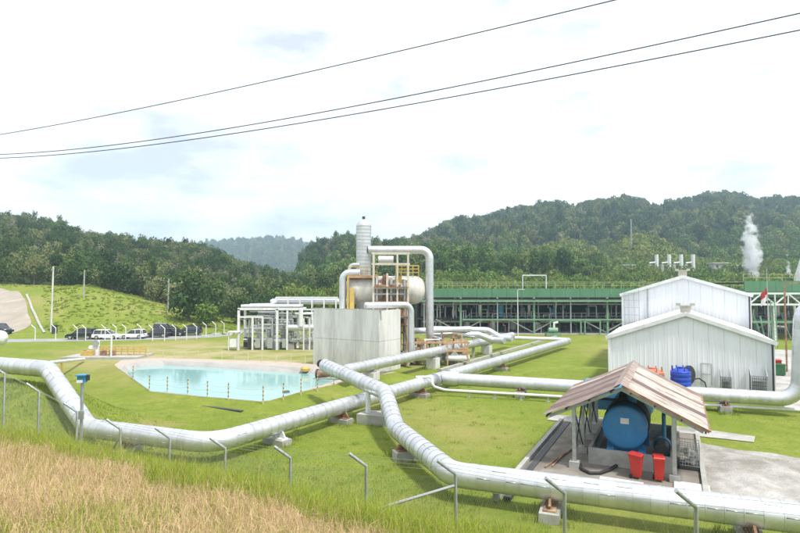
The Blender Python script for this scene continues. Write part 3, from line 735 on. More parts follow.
# wheelie bins
def bin_(label, u, w_, rz, grp, sc=1.0):
    t = thing('wheelie_bin', label, 'bin', loc2(SO, u, w_, .15), TH + rz, grp)
    mb = MB(); b = [(-.22, -.26), (.22, -.26), (.22, .2), (-.22, .2)]; tp = [(-.29, -.36), (.29, -.36), (.29, .3), (-.29, .3)]
    mb.add([(x, y, .1) for x, y in b] + [(x, y, .98) for x, y in tp], [(3, 2, 1, 0), (4, 5, 6, 7), (0, 1, 5, 4), (1, 2, 6, 5), (2, 3, 7, 6), (3, 0, 4, 7)])
    mb.box((0, -.03, .95), (.62, .70, .06)); mb.build('body', M_RED, t)
    mb = MB(); vs = [(-.31, -.39, .985), (.31, -.39, .985), (.31, .34, 1.0), (-.31, .34, 1.0), (-.27, -.33, 1.03), (.27, -.33, 1.03), (.27, .3, 1.075), (-.27, .3, 1.075)]
    mb.add(vs, [(3, 2, 1, 0), (4, 5, 6, 7), (0, 1, 5, 4), (1, 2, 6, 5), (2, 3, 7, 6), (3, 0, 4, 7)]); mb.build('lid', M_RED, t)
    MB().tube([(-.25, .36, .98), (.25, .36, .98)], .02, 8).build('handle', M_RED, t, True)
    for sx in (-.27, .27): MB().tube([(sx - .03, .2, .1), (sx + .03, .2, .1)], .1, 16).build('wheel', M_BLACK, t, True)
    t.scale = (.74, .74, 1.02)
p1 = G(636, 478, .15); p2 = G(659, 481, .15)
for p, lb, rz in ((p1, 'red wheelie bin seen from its wheel side, nearer the blue tank', R(75)), (p2, 'red wheelie bin facing the front, nearer the right post', R(8))):
    dx, dy = p.x - SO[0], p.y - SO[1]
    bin_(lb, dx * math.cos(TH) + dy * math.sin(TH), -dx * math.sin(TH) + dy * math.cos(TH), rz, 'red wheelie bins before the shelter')
# hose
hp = [G(580, 464, .22), G(582, 469, .22), G(590, 473, .22), G(600, 473, .22), G(609, 470, .22), G(617, 465, .22)]
tag(MB().tube(hp, .075, 10).build('suction_hose', M_BLACK, None, True), 'thick black hose curled on the slab before the low wall', 'hose')
# stone slabs behind the front pipe
for a, lb, sz in ((G(621, 483, .15), 'pale concrete cover slab on the ground left of the red bins', (1.7, .5)), (G(692, 490, .15), 'pale concrete cover slab right of the red bins', (1.3, 1.3))):
    tag(MB().box((a.x, a.y, .19), (sz[0], sz[1], .09), TH).build('cover_slab', M_CONCW), lb, 'slab')
# wire cage / pallet at right
cg = thing('wire_cage', 'grey wire cage with scrap beside the right post of the shelter', 'cage', loc2(SO, 4.3, 1.9, .15), TH); cg.scale = (.72, .95, 1)
MB().box((.55, .5, .09), (1.15, 1.05, .14)).build('pallet', M_DARK, cg)
mb = MB()
for z in np.linspace(.2, 1.15, 7):
    for a, b in (((0, 0), (1.1, 0)), ((1.1, 0), (1.1, 1)), ((1.1, 1), (0, 1)), ((0, 1), (0, 0))): mb.beam((*a, z), (*b, z), .022)
for i in range(8):
    x = i / 7 * 1.1
    for y in (0, 1): mb.beam((x, y, .15), (x, y, 1.17), .022)
    for xx in (0, 1.1): mb.beam((xx, i / 7, .15), (xx, i / 7, 1.17), .022)
mb.build('cage_wires', M_GALV, cg)
mb = MB()
for i in range(14): mb.box((rnd.uniform(.15, .95), rnd.uniform(.15, .85), rnd.uniform(.25, .8)), (rnd.uniform(.15, .5), rnd.uniform(.1, .4), rnd.uniform(.05, .25)), rnd.uniform(0, 3))
mb.build('scrap', M_CONC, cg)
tag(MB().beam(G(545, 467, .2), G(575, 447, .2), .06).beam(G(552, 466, .2), G(566, 452, .2), .05).build('timber_batten', M_RUST), 'thin rusty battens lying on the slab by the drain', 'batten')

# ================================================================= WHITE SHEDS
M_CREAM = mat('cream_vent', (.50, .47, .41), (.42, .39, .34), 3, .7)
def rib_panel(u0, u1, zb, ztop, y=0.0, ribs=3, dep=.016):
    xs = []; wd = (u1 - u0 - .012) / ribs
    for i in range(ribs):
        a = u0 + i * wd; xs += [(a, 0), (a + wd * .62, 0), (a + wd * .70, -dep), (a + wd * .92, -dep)]
    xs.append((u1 - .012, 0)); vs = []
    for x, d_ in xs: vs += [(x, y + d_, zb), (x, y + d_, ztop(x))]
    return MB().add(vs, [(2 * i, 2 * i + 2, 2 * i + 3, 2 * i + 1) for i in range(len(xs) - 1)])
def shed(name, label, loc, L, W, eave, ridge, rz):
    t = thing(name, label, 'shed', loc, rz)
    zt = lambda x: eave + (ridge - eave) * (1 - abs(x - W / 2) / (W / 2)) - .02
    n = round(W / 1.0)
    for i in range(n): rib_panel(W * i / n, W * (i + 1) / n, .12, zt).build('wall_panel', M_SHEET, t)
    mb = MB()                                                         # hidden structural shell behind the sheets
    poly = [(0.02, .1), (W - .02, .1), (W - .02, eave - .08), (W / 2, ridge - .12), (.02, eave - .08)]
    vs = [(x, .06, z) for x, z in poly] + [(x, L, z) for x, z in poly]
    mb.add(vs, [(0, 1, 2, 3, 4), (9, 8, 7, 6, 5)] + [(i, i + 5, (i + 1) % 5 + 5, (i + 1) % 5) for i in range(5)]); mb.build('side_walls', M_SHEET, t)
    m = round(L / 1.0)
    for s in (0, 1):
        for i in range(m):
            y0 = -.25 + (L + .4) * i / m; y1 = -.25 + (L + .4) * (i + 1) / m - .01
            xe, xr = (-.25, W / 2) if s == 0 else (W + .25, W / 2); ze = eave - .25 * (ridge - eave) / (W / 2)
            mb = MB(); ks = [(y0, 0), (y0 + .45, 0), (y0 + .5, .04), (y0 + .6, .04), (y0 + .65, 0), (y1, 0)]
            vs = []
            for y, h in ks: vs += [(xe, y, ze + h + .03), (xr, y, ridge + h + .03)]
            mb.add(vs, [(2 * j, 2 * j + 2, 2 * j + 3, 2 * j + 1) for j in range(5)]); mb.build('roof_sheet', M_SHEET, t)
    ze = eave - .25 * (ridge - eave) / (W / 2)
    mb = MB(); mb.beam((-.27, -.26, ze - .06), (W / 2, -.26, ridge - .03), .07, .3); mb.beam((W + .27, -.26, ze - .06), (W / 2, -.26, ridge - .03), .069, .3); mb.build('barge_board', M_WHITEP, t)
    for x in (.0, W): MB().box((x, -.06, eave / 2), (.22, .2, eave - .1)).build('corner_trim', M_SHEET, t)
    MB().tube([(W - .05, -.22, eave - .15), (W - .05, -.22, .1)], .07, 10).build('downpipe', M_DARK, t, True)
    v = MB().box((W / 2, .9, ridge + .3), (.75, .75, .55)).build('ridge_vent', M_CREAM, t)
    mb = MB(); mb.box((W / 2, .9, ridge + .58), (.95, .95, .1)); mb.box((W / 2 - .5, .9, ridge + .68), (.34, .6, .2)); mb.box((W / 2 + .5, .9, ridge + .68), (.34, .6, .2)); mb.build('vent_cap', M_CREAM, v)
    MB().box((W / 2, L / 2, .04), (W + .3, L + .4, .16)).build('plinth', M_CONC, t)
    return t
S1 = Vector((17.3, 44.8, 0)); shed('white_shed', 'white sheet-metal shed with a gable roof behind the tank shelter', S1, 11.5, 11.2, 4.45, 6.4, TH)
c = loc2(S1, 5.6, 12.7); S2 = loc2(c, -5.55, 0)
sh2 = shed('white_shed', 'taller white sheet-metal shed rising behind the nearer white shed', S2, 18, 11.1, 7.8, 9.55, TH)
MB().tube([(2.35, -.1, 8.4), (2.35, -.1, .1)], .06, 8).build('downpipe', M_GALV, sh2, True)
lad = thing('wall_ladder', 'grey caged ladder at the corner of the taller white shed', 'ladder', loc2(S2, .9, -.3), TH)
mb = MB()
for x in (-.75, -.3, .2, .65): mb.beam((x, 0, 0), (x, 0, 8.0 + x * .3), .06)
for z in np.arange(.4, 8, .75): mb.beam((-.75, 0, z), (.65, 0, z), .05)
mb.build('ladder_frame', M_GALV, lad)
# things along the near shed wall
def grate_box(label, u, wd, dep, ht):
    t = thing('wire_guard', label, 'guard', loc2(S1, u, -dep / 2 - .12), TH, 'guards along the white shed')
    mb = MB()
    for x in (-wd / 2, wd / 2):
        for y in (-dep / 2, dep / 2): mb.beam((x, y, 0), (x, y, ht if y < 0 else ht + .5), .06)
    for z in (ht, .1): 
        mb.beam((-wd / 2, -dep / 2, z), (wd / 2, -dep / 2, z), .05); mb.beam((-wd / 2, -dep / 2, z), (-wd / 2, dep / 2, z + (.5 if z > 1 else 0)), .05); mb.beam((wd / 2, -dep / 2, z), (wd / 2, dep / 2, z + (.5 if z > 1 else 0)), .05)
    mb.build('guard_frame', M_GALV, t)
    mb = MB(); k = 9
    for i in range(1, k): mb.beam((-wd / 2 , -dep / 2 + dep * i / k, .1), (-wd / 2, -dep / 2 + dep * i / k, ht + .5 * i / k), .03); mb.beam((-wd / 2 + wd * i / k, -dep / 2, .1), (-wd / 2 + wd * i / k, -dep / 2, ht), .03)
    for z in np.arange(.3, ht, .25): mb.beam((-wd / 2, -dep / 2, z), (-wd / 2, dep / 2, z), .025); mb.beam((-wd / 2, -dep / 2, z), (wd / 2, -dep / 2, z), .025)
    mb.build('guard_wires', M_DARK, t)
    MB().box((0, .1, ht * .45), (wd * .7, dep * .5, ht * .7)).build('cooler_unit', M_GALV, t)
grate_box('first wire guard on the white shed wall, next to the white frame', 8.15, .65, .8, 1.8)
grate_box('second wire guard on the white shed wall, near its right corner', 10.2, 1.0, .8, 2.0)
fr = thing('wall_frame', 'thin white rectangular frame fixed on the shed wall', 'frame', loc2(S1, 6.9, -.16), TH)
MB().beam((-.35, 0, 1.0), (-.35, 0, 2.6), .06).beam((.35, 0, 1.0), (.35, 0, 2.6), .06).beam((-.35, 0, 2.6), (.35, 0, 2.6), .06).beam((-.35, 0, 1.8), (.35, 0, 1.8), .05).build('frame_bars', M_GALV, fr)
fg = thing('fan_cover', 'round black fan cover with a hose against the white shed', 'fan', loc2(S1, 5.7, -.6), TH + R(55))
MB().tube([(0, -.06, 1.7), (0, .06, 1.7)], .75, 24).build('disc', M_DARK, fg, True); MB().box((0, .1, .85), (.2, .2, 1.7)).build('stand', M_DARK, fg)
mb = MB(); mb.tube([(.1, -.2, 1.4), (.5, -.5, 1.5), (.9, -.7, 1.2), (1.0, -.8, .6), (.7, -.7, .2)], .05, 8).build('hose', M_BLACK, fg, True)
M_BTANK = mat('deep_blue_plastic', (0.012, 0.055, 0.42), (0.01, 0.045, 0.36), 2, .35)
M_OTANK = mat('faded_orange_plastic', (0.52, 0.17, 0.095), (0.46, 0.14, 0.08), 2, .5)
def water_tank(label, x, y, r, ztop, m):
    t = thing('water_tank', label, 'water tank', (x, y, 0)); st = .9
    MB().box((0, 0, st / 2), (r * 1.9, r * 1.9, st)).build('plinth', M_CONC, t)
    prof = [(r * .96, st)]; k = 5; h = ztop - st - .25
    for i in range(k):
        z = st + h * i / k; prof += [(r, z + .03), (r, z + h / k * .7), (r * .96, z + h / k * .8), (r * .96, z + h / k * .95)]
    prof += [(r, st + h), (r * .75, ztop - .1), (r * .3, ztop), (.001, ztop)]
    b = MB().lathe(prof, 28).build('shell', m, t, True)
    MB().tube([(0, 0, ztop - .02), (0, 0, ztop + .08)], r * .3, 18).build('lid', m, t, True)
    mb = MB()
    for a in range(8): mb.box((math.cos(a * .785) * r * .85, math.sin(a * .785) * r * .85, ztop - .05), (.06, .06, .35))
    mb.build('lifting_lug', m, t)
water_tank('deep blue ribbed water tank showing above the rusty roof', 19.75, 38.3, .66, 2.75, M_BTANK)
water_tank('faded orange water tank beside the deep blue one', 18.1, 39.0, .78, 2.6, M_OTANK)
# red and green skips right of the shed
for (px, py, m, lb, sz) in ((775.5, 374, M_RED, 'red waste container beside the right corner of the white shed', (.9, 1.0, 1.25)), (780, 375.5, mat('green_plastic', (.03, .14, .05), (.02, .11, .04), 2, .5), 'green waste container beside the red one', (.8, .8, .95))):
    p = G(px, py); t = thing('waste_container', lb, 'container', p, TH, 'waste containers by the shed')
    MB().box((0, 0, sz[2] / 2 + .1), sz).build('body', m, t); MB().box((0, -.02, sz[2] + .13), (sz[0] + .08, sz[1] + .08, .07)).build('lid', m, t)
    for sx in (-.3, .3): MB().tube([(sx - .04, .3, .1), (sx + .04, .3, .1)], .1, 12).build('wheel', M_BLACK, t, True)
sheet('concrete_yard', [loc2(S1, 11.6, -1.5), loc2(S1, 24, -1.5), loc2(S1, 24, 42), loc2(S1, 11.6, 42)], M_PAD, .02)
# low guard rail behind the right pipe
# ================================================================= CONCRETE BOX AND SEPARATOR
A2 = R(-32)
def fr(o, u, w_, z=0.0): return Vector((o[0] + u * math.cos(A2) - w_ * math.sin(A2), o[1] + u * math.sin(A2) + w_ * math.cos(A2), z))
bx = AT(379, 372, 53.5); bx.z = 0
BW, BD, BH = 8.5, 4.0, 6.2
t = thing('concrete_box', 'tall pale concrete silencer box beside the pool', 'concrete box', bx, A2)
# local: near-right corner at origin, left face runs to -u, right face runs to +w
MB().box((-BW / 2, BD / 2, BH / 2 - .1), (BW - .16, BD - .16, BH - .1)).build('core', M_CONCW, t)
for i in range(3):
    for j in range(2):
        h = BH / 2
        MB().box((-BW + (i + .5) * BW / 3, .05, j * h + h / 2), (BW / 3 - .02, .1, h - .025)).build('wall_panel', M_CONCW, t)
        if i < 2: MB().box((-.05, .1 + (i + .5) * (BD - .1) / 2, j * h + h / 2), (.1, (BD - .1) / 2 - .02, h - .025)).build('wall_panel', M_CONCW, t)
mb = MB()
for k in range(6): mb.box((-BW + .3 + k * 1.6, .2, BH + .02), (1.4, .35, .1))
mb.build('top_kerb', M_CONC, t)
M_CREAMP = mat('cream_steel', (0.60, 0.56, 0.48), (0.48, 0.43, 0.35), 2, .6, c3=(.40, .26, .14), s3=1.5, lo3=.58, hi3=.75)
M_DRUM = mat('weathered_white', (0.66, 0.64, 0.60), (0.54, 0.51, 0.46), 1.1, .55, c3=(.42, .30, .18), s3=1.2, lo3=.6, hi3=.78, stretch=(1, 1, .4))
M_TAN = mat('tan_rust_steel', (0.50, 0.33, 0.18), (0.36, 0.19, 0.09), 2.5, .8, c3=(.55, .48, .38), s3=2, lo3=.5, hi3=.7)
# separator column
SD = 62.0
def at(px, py, D=SD): return AT(px, py, D)
c0 = at(363.5, 300); gx, gy = c0.x, c0.y
col = thing('separator_column', 'tall banded silver separator column with a domed top', 'column vessel', (gx, gy, 0))
zt = at(363.5, 226).z; rc = .86
nb = 15; z0 = at(363.5, 277).z
for i in range(nb):
    a, b = lerp(z0, zt, i / nb), lerp(z0, zt, (i + 1) / nb)
    MB().tube([(0, 0, a), (0, 0, b - .05)], rc, 32, False).tube([(0, 0, b - .10), (0, 0, b)], rc * 1.03, 32, False, 1).build('cladding_band', [M_CLAD, M_SEAM], col, True)
MB().lathe([(rc, zt), (rc * .93, zt + .3), (rc * .62, zt + .62), (rc * .2, zt + .78), (.001, zt + .8)], 32).build('dome', M_CLAD, col, True)
MB().tube([(0, 0, zt + .75), (0, 0, zt + 1.1)], .17, 12).build('vent_nozzle', M_DARK, col, True)
MB().tube([(0, 0, z0 - .4), (0, 0, z0 + .02)], rc * 1.08, 28).build('skirt', M_CREAMP, col, True)
MB().tube([(0, -.2, 0), (0, -.2, z0 - 2.6)], rc * .95, 24).build('support_leg', M_CONC, col, True)
# horizontal drum
dz = at(400, 290).z; x0, x1 = at(355, 290).x, at(415, 290).x; yD = gy; rD = 1.6
dm = thing('horizontal_drum', 'large white horizontal pressure drum beside the silver column', 'vessel', ((x0 + x1) / 2, yD, 0))
hl = (x1 - x0) / 2
MB().tube([(-hl, 0, dz), (hl, 0, dz)], rD, 36, False).build('shell', M_DRUM, dm, True)
for s in (-1, 1): MB().lathe([(rD, 0), (rD * .94, s * .45), (rD * .75, s * .85), (rD * .4, s * 1.15), (.001, s * 1.28)], 36, (s * hl, 0, dz), 'x').build('dished_end', M_DRUM, dm, True)
for s in (-.75, .75): 
    mb = MB().box((s * hl, 0, (dz - rD) / 2 + .3), (1.0, 1.6, dz - rD + .6)); mb.build('pedestal', M_CONC, dm)
mb = MB()
for s in (-.92, .45, .9): MB().tube([(s * hl - .05, 0, dz), (s * hl + .05, 0, dz)], rD * 1.015, 36).build('seam_band', M_CLAD, dm, True)
# gooseneck pipe from the column to the right and down
pz = at(400, 250, SD - .5).z
pipe('gooseneck_pipe', 'big silver pipe arching from the column top down at the right', [(gx + .6, gy - .5, pz), (at(429.5, 250, SD - .5).x, gy - .5, pz), (at(429.5, 250, SD - .5).x, gy - .5, 2.6), (at(429.5, 250, SD - .5).x + 1.2, gy + 2, 2.2)], .92, .95, 1.0)
# left down pipes
xl = at(344, 290).x
pipe('down_pipe', 'silver elbow pipe dropping at the left side of the column', [(gx - .3, gy - 1.5, at(0, 273).z), (xl, gy - 1.5, at(0, 273).z), (xl, gy - 1.5, .8)], .78, .95, .95)
pipe('down_pipe', 'small silver bend high on the left of the column', [(gx - .4, gy - .6, at(0, 265).z), (at(351, 0).x, gy - .6, at(0, 265).z), (at(351, 0).x, gy - .6, 7.2)], .42, bands=False, rad=.6, m=M_CLAD)
# pipe over the concrete box
a = AT(366, 307.5, 55.5); b = AT(411, 307.5, 57.5)
pipe('vent_pipe', 'white pipe lying over the box edge and dropping down its right side', [(a.x, a.y, BH + .42), (b.x, b.y, BH + .42), (b.x, b.y, .6)], .68, .95, .8, caps=(True, False))
# access frame in front of the drum
fx = [at(px, 290, SD - 1.6).x for px in (374, 387.5, 397.5, 408)]; fyy = (gy - 3.0, gy - 1.8)
ft = at(390, 254, SD - 1.6).z
af = thing('access_frame', 'pale open steel frame with rusty braces in front of the drum', 'steel frame', ((fx[0] + fx[3]) / 2, gy - .6, 0)); o = af.location
for x in fx:
    for y in fyy: MB().beam((x, y, 0), (x, y, ft if x != fx[1] else ft - 2.2), .2).build('column', M_CREAMP, af, world=True)
for z in (at(0, 254, SD - 1.6).z, at(0, 264.5, SD - 1.6).z, at(0, 288, SD - 1.6).z, 5.2):
    for y in fyy: MB().beam((fx[0] - .2, y, z), (fx[3] + .2, y, z), .18).build('beam', M_CREAMP, af, world=True)
    for x in (fx[0], fx[3]): MB().beam((x, fyy[0], z), (x, fyy[1], z), .16).build('beam', M_RUST, af, world=True)
for z in (at(0, 288, SD - 1.6).z, 5.2):
    MB().box(((fx[0] + fx[3]) / 2, (fyy[0] + fyy[1]) / 2, z + .1), (fx[3] - fx[0], 1.8, .07)).build('deck', M_RUST, af, world=True)
for i in range(3):
    MB().beam((fx[i], fyy[1], 2.0), (fx[i + 1], fyy[1], 8.2), .13).build('brace', M_RUST, af, world=True)
    MB().beam((fx[i + 1], fyy[1], 2.0), (fx[i], fyy[1], 8.2), .13).build('brace', M_RUST, af, world=True)
for k in range(5):
    x = lerp(fx[0], fx[3], (k + .5) / 5); MB().box((x + .1, fyy[1] + .6, 4.5), (.62, .4, 9.6 + k % 2)).build('cable_tray', M_TAN if k != 3 else M_YEL, af, world=True); MB().tube([(x, fyy[1] + .25, .5), (x, fyy[1] + .25, rnd.uniform(8, 10.2))], rnd.uniform(.12, .24), 12).build('riser', M_RUST if k % 2 else M_CLAD, af, True, True)
for k in range(7):
    z = 3.5 + k * .85; MB().tube([(fx[0], fyy[1] - .3, z), (lerp(fx[0], fx[3], rnd.uniform(.4, 1)), fyy[1] - .3, z)], rnd.uniform(.08, .18), 10).build('branch_pipe', [M_RUST, M_TAN, M_WHITEP][k % 3], af, True, True)
# small drum on the frame
sd = thing('flash_drum', 'small white drum on top of the access frame', 'drum', (at(386, 0, SD - 1.6).x, gy - .6, at(0, 264, SD - 1.6).z))
MB().tube([(-.85, 0, .55), (.85, 0, .55)], .42, 20).build('shell', M_WHITEP, sd, True); MB().box((0, 0, .1), (1.2, .5, .2)).build('cradle', M_WHITEP, sd)
# orange-yellow platform round the column
pf = thing('column_platform', 'ochre platform with railing around the column', 'platform', (gx, gy, 0)); z = at(0, 277).z
MB().box((0, -1.25, z), (3.4, 1.3, .3)).build('deck', M_TAN, pf); MB().box((0, 1.3, z), (3.4, 1.2, .3)).build('deck', M_TAN, pf)
for x in (-1.6, 1.6):
    for y in (-1.9, 1.8): MB().beam((x, y, 0), (x, y, z), .2).build('leg', M_YEL if x < 0 else M_WHITEP, pf)
mb = MB()
for x in (-1.6, -.55, .55, 1.6): mb.beam((x, -1.7, z), (x, -1.7, z + 1.1), .06)
for h in (.55, 1.1): mb.beam((-1.6, -1.7, z + h), (1.6, -1.7, z + h), .06); mb.beam((1.6, -1.7, z + h), (1.6, 1.3, z + h), .06); mb.beam((-1.6, -1.7, z + h), (-1.6, 1.3, z + h), .06)
mb.build('railing', M_YEL, pf)
MB().box((-1.15, -1.9, z - 2.6), (.5, .3, 2.6)).build('cable_tray', M_YEL, pf)
# yellow rail on the drum
yr = thing('drum_railing', 'yellow safety railing on top of the white drum', 'railing', ((at(407, 0, SD).x), yD, dz + rD - .05))
for y in (-.8, .8):
    mb = MB()
    for x in (-1.3, -.65, 0, .65, 1.3): mb.beam((x, y, -.3), (x, y, 1.25), .08)
    for h in (.45, .85, 1.25): mb.beam((-1.3, y, h), (1.3, y, h), .07)
    mb.build('rail_side', M_YEL, yr)
pass
# valve station right of the frame
vstn = thing('valve_station', 'brown beams and white valves between the column and the rear pipe', 'valve station', (AT(432, 340, 60).x, 60, 0)); vx = vstn.location
for k, z in enumerate((1.6, 2.5)):
    for y in (-1.2, 1.2): MB().beam((-3.0, y, z), (4.0, y, z), .2).build('beam', M_TAN, vstn)
for x in (-2.8, -.6, 1.6, 3.8):
    for y in (-1.2, 1.2): MB().beam((x, y, 0), (x, y, 2.6), .16).build('post', M_TAN, vstn)
for x in (-1.8, .4, 2.4):
    v = MB().tube([(x, -1.0, 1.0), (x, 1.4, 1.0)], .3, 16).build('valve_body', M_WHITEP, vstn, True)
    MB().tube([(x, 0, 1.0), (x, 0, 2.9)], .09, 10).tube([(x, 0, 2.85), (x, 0, 2.95)], .38, 16).build('hand_wheel', M_RUST, v, True)
    MB().tube([(x - .02, -1.1, 1.0), (x - .02, -.9, 1.0)], .44, 18).tube([(x, 1.3, 1.0), (x, 1.5, 1.0)], .44, 18).build('flange', M_WHITEP, v, True)
    MB().box((x, .2, .35), (.8, 1.0, .7)).build('plinth', M_CONC, vstn)
MB().tube([(-3, -.9, .8), (4, -.9, .8)], .34, 16).build('header', M_WHITEP, vstn, True)
rv_ = random.Random(31)
for k in range(34):
    x, y, z = rv_.uniform(-3.6, 4.2), rv_.uniform(-1.6, 3.5), rv_.uniform(.4, 3.2); x2 = x + rv_.uniform(-1.6, 1.6)
    MB().tube([(x, y, .1), (x, y, z), (x2, y, z), (x2, y + .1, max(.15, z - rv_.uniform(.3, 1.6)))], rv_.uniform(.05, .15), 8).build('small_pipe', [M_WHITEP, M_TAN, M_GALV, M_RUST, M_CLAD][k % 5], vstn, True)
    if k % 3 == 0: MB().tube([(x, y, z + .02), (x, y, z + .10)], .26, 12).build('hand_wheel', M_RUST if k % 2 else M_DARK, vstn, True)
MB().box((1.2, -1.6, 1.0), (.35, .3, .7)).build('actuator', M_DARK, vstn)
# bent white pipes feeding the rear pipe
for k, (y0, lb) in enumerate(((334.5, 'upper white pipe bending into the rear pipe end'), (332.0, 'lower white pipe bending into the rear pipe end'))):
    a = AT(430, y0 - k * 3, 66 + k * 4); b = AT(478 + k * 10, y0 - k * 2, 66 + k * 4); c = AT(493 + k * 8, 340 - k * 2, 66 + k * 3)
    pipe('feed_pipe', lb, [a, b, c, c + Vector((1.2, -1, 0))], .75, bands=False, rad=1.0, m=M_CLAD)
    for q in (.2, .6, .9):
        p = a.lerp(b, q); tag(MB().box((p.x, p.y, (p.z - .4) / 2), (.3, .3, p.z - .35)).build('pipe_post', M_CONC), '%s concrete post under the %s bent white feed pipe' % ({.2: 'first', .6: 'middle', .9: 'last'}[q], ('upper', 'lower')[k]), 'post', 'posts under the feed pipes')
# horizontal pipe bundle beside the box, at y ~330
p0 = AT(412, 331, 63); p1_ = AT(470, 329, 66)
pipe('feed_pipe', 'straight silver pipe just above the valve station', [p0, p1_], .7, bands=False, m=M_CLAD)
p = p0.lerp(p1_, .5)
tag(MB().beam((p.x, p.y, 0), (p.x, p.y, p.z - .3), .25).build('pipe_post', M_GALV), 'grey post under the straight silver pipe', 'post')

# ================================================================= WHITE PIPE RACK AT LEFT
rk = thing('pipe_rack', 'white steel pipe rack with bundled pipes left of the concrete box', 'pipe rack', AT(290, 335, 76) * 1.0); rk.location.z = 0
RO = rk.location.copy()
def X(px, D): return AT(px, 300, D).x
YF, YB = 74.0, 79.5
zs = {k: AT(0, k, YF).z for k in (309, 317, 330)}
for k, px in enumerate((239, 253, 263, 277.5, 287.5)):
    for y in (YF, YF + 3):
        MB().beam((X(px, YF), y, 0), (X(px, YF), y, zs[309] if k in (0, 3, 4) else zs[317]), .3 if k in (0, 3) else .22).build('column', M_WHITEP, rk, world=True)
for y in (YF, YF + 3):
    MB().beam((X(238, YF), y, zs[309]), (X(302, YF), y, zs[309]), .3).build('beam', M_WHITEP, rk, world=True)
    MB().beam((X(239, YF), y, zs[317]), (X(263, YF), y, zs[317]), .2).build('beam', M_WHITEP, rk, world=True)
for px in (239, 277.5, 302): MB().beam((X(px, YF), YF, zs[309]), (X(px, YF), YF + 3, zs[309]), .2).build('beam', M_WHITEP, rk, world=True)
MB().tube([(X(301, YF), YF, zs[309]), (X(301, YF), YF, 3.2)], .3, 14).build('down_leg', M_WHITEP, rk, True, True)
# upper gantry behind, towards the box
zu = AT(0, 302, YB).z; zl = AT(0, 309.5, YB).z; zr_ = AT(0, 297.5, YB).z
for k in range(6):
    px = 276 + k * 12; MB().beam((X(px, YB), YB, 0), (X(px, YB), YB, zr_), .2).build('column', M_WHITEP, rk, world=True)
for z in (zr_, zl): MB().beam((X(276, YB), YB, z), (X(338, YB), YB, z), .22).build('beam', M_WHITEP, rk, world=True)
for k, (dy, dz_) in enumerate(((.5, 0), (1.4, .1), (2.3, 0))):
    MB().tube([(X(270, YB), YB + dy, zu + dz_), (X(345, YB), YB + dy, zu + dz_)], .38, 16).build('rack_pipe', M_CLAD, rk, True, True)
MB().tube([(X(247, YF), YF + 1.5, zs[309] + .35), (X(268, YF), YF + 1.5, zs[309] + .4), (X(276, YB), YB + .5, zu), (X(282, YB), YB + .5, zu)], .36, 14).build('rack_pipe', M_CLAD, rk, True, True)
for y in (.6, 1.5, 2.4): MB().tube([(X(240, YF), YF + y, zs[309] + .35), (X(300, YF), YF + y, zs[309] + .35)], .24, 12).build('rack_pipe', M_CLAD, rk, True, True)
for k, z in enumerate((3.0, 1.1)):
    MB().tube([(X(262 if k else 286, YF), YF + .4 + k, z), (X(316, YF), YF + .4 + k, z)], .45 - k * .1, 16).build('rack_pipe', M_CLAD, rk, True, True)
for px in (243, 248, 257, 268, 272, 282, 292, 297, 305, 311):
    MB().tube([(X(px, YF), YF + rnd.uniform(.5, 2.5), .2), (X(px, YF), YF + rnd.uniform(.5, 2.5), rnd.uniform(2.5, 5))], rnd.uniform(.08, .2), 10).build('riser', M_WHITEP if px % 2 else M_GALV, rk, True, True)
for px in (244, 250, 258, 267, 270, 285): 
    MB().box((X(px, YF), YF + rnd.uniform(.4, 1.6), .9), (.7, .7, rnd.uniform(.8, 1.6))).build('pump_body', M_DARK if px % 3 else M_GALV, rk, world=True)
for px in (275, 290, 306): MB().box((X(px, YF), YF + 1.2, .4), (1.0, 1.2, .8)).build('plinth', M_CONC, rk, world=True)
for px in (304, 310): MB().beam((X(px, YF), YF, 0), (X(px, YF), YF, 4.3), .16).build('column', M_WHITEP, rk, world=True)
rq = random.Random(12)
for k in range(58):
    px = rq.uniform(241, 314); y = YF + rq.uniform(.2, 4.5); z = rq.uniform(.6, 5.2); ln = rq.uniform(.8, 4.0); m = [M_WHITEP, M_CLAD, M_GALV, M_CONC][k % 4]; x = X(px, YF)
    MB().tube([(x, y, z), (min(x + ln, X(316, YF)), y, z), (min(x + ln, X(316, YF)), y, max(.2, z - rq.uniform(.6, 2.5)))], rq.uniform(.07, .22), 10).build('rack_pipe', m, rk, True, True)
for k in range(5):
    x = X(241 + k * 7, YF); MB().beam((x, YF + 1.5, .3), (x + rq.uniform(-1, 1), YF + 1.5, zs[317]), .12).build('brace', M_WHITEP, rk, world=True)
kb = thing('control_kiosk', 'small white kiosk frame at the left end of the pipe rack', 'kiosk', (X(235, YF), YF - .3, 0))
MB().box((0, 0, 1.0), (.9, .8, 1.1)).build('cabinet', M_WHITEP, kb)
for x in (-.6, .7): MB().beam((x, -.3, 0), (x, -.3, 2.5), .12).build('leg', M_WHITEP, kb)
MB().box((.05, 0, 2.5), (1.5, 1.2, .12)).build('canopy', M_WHITEP, kb)

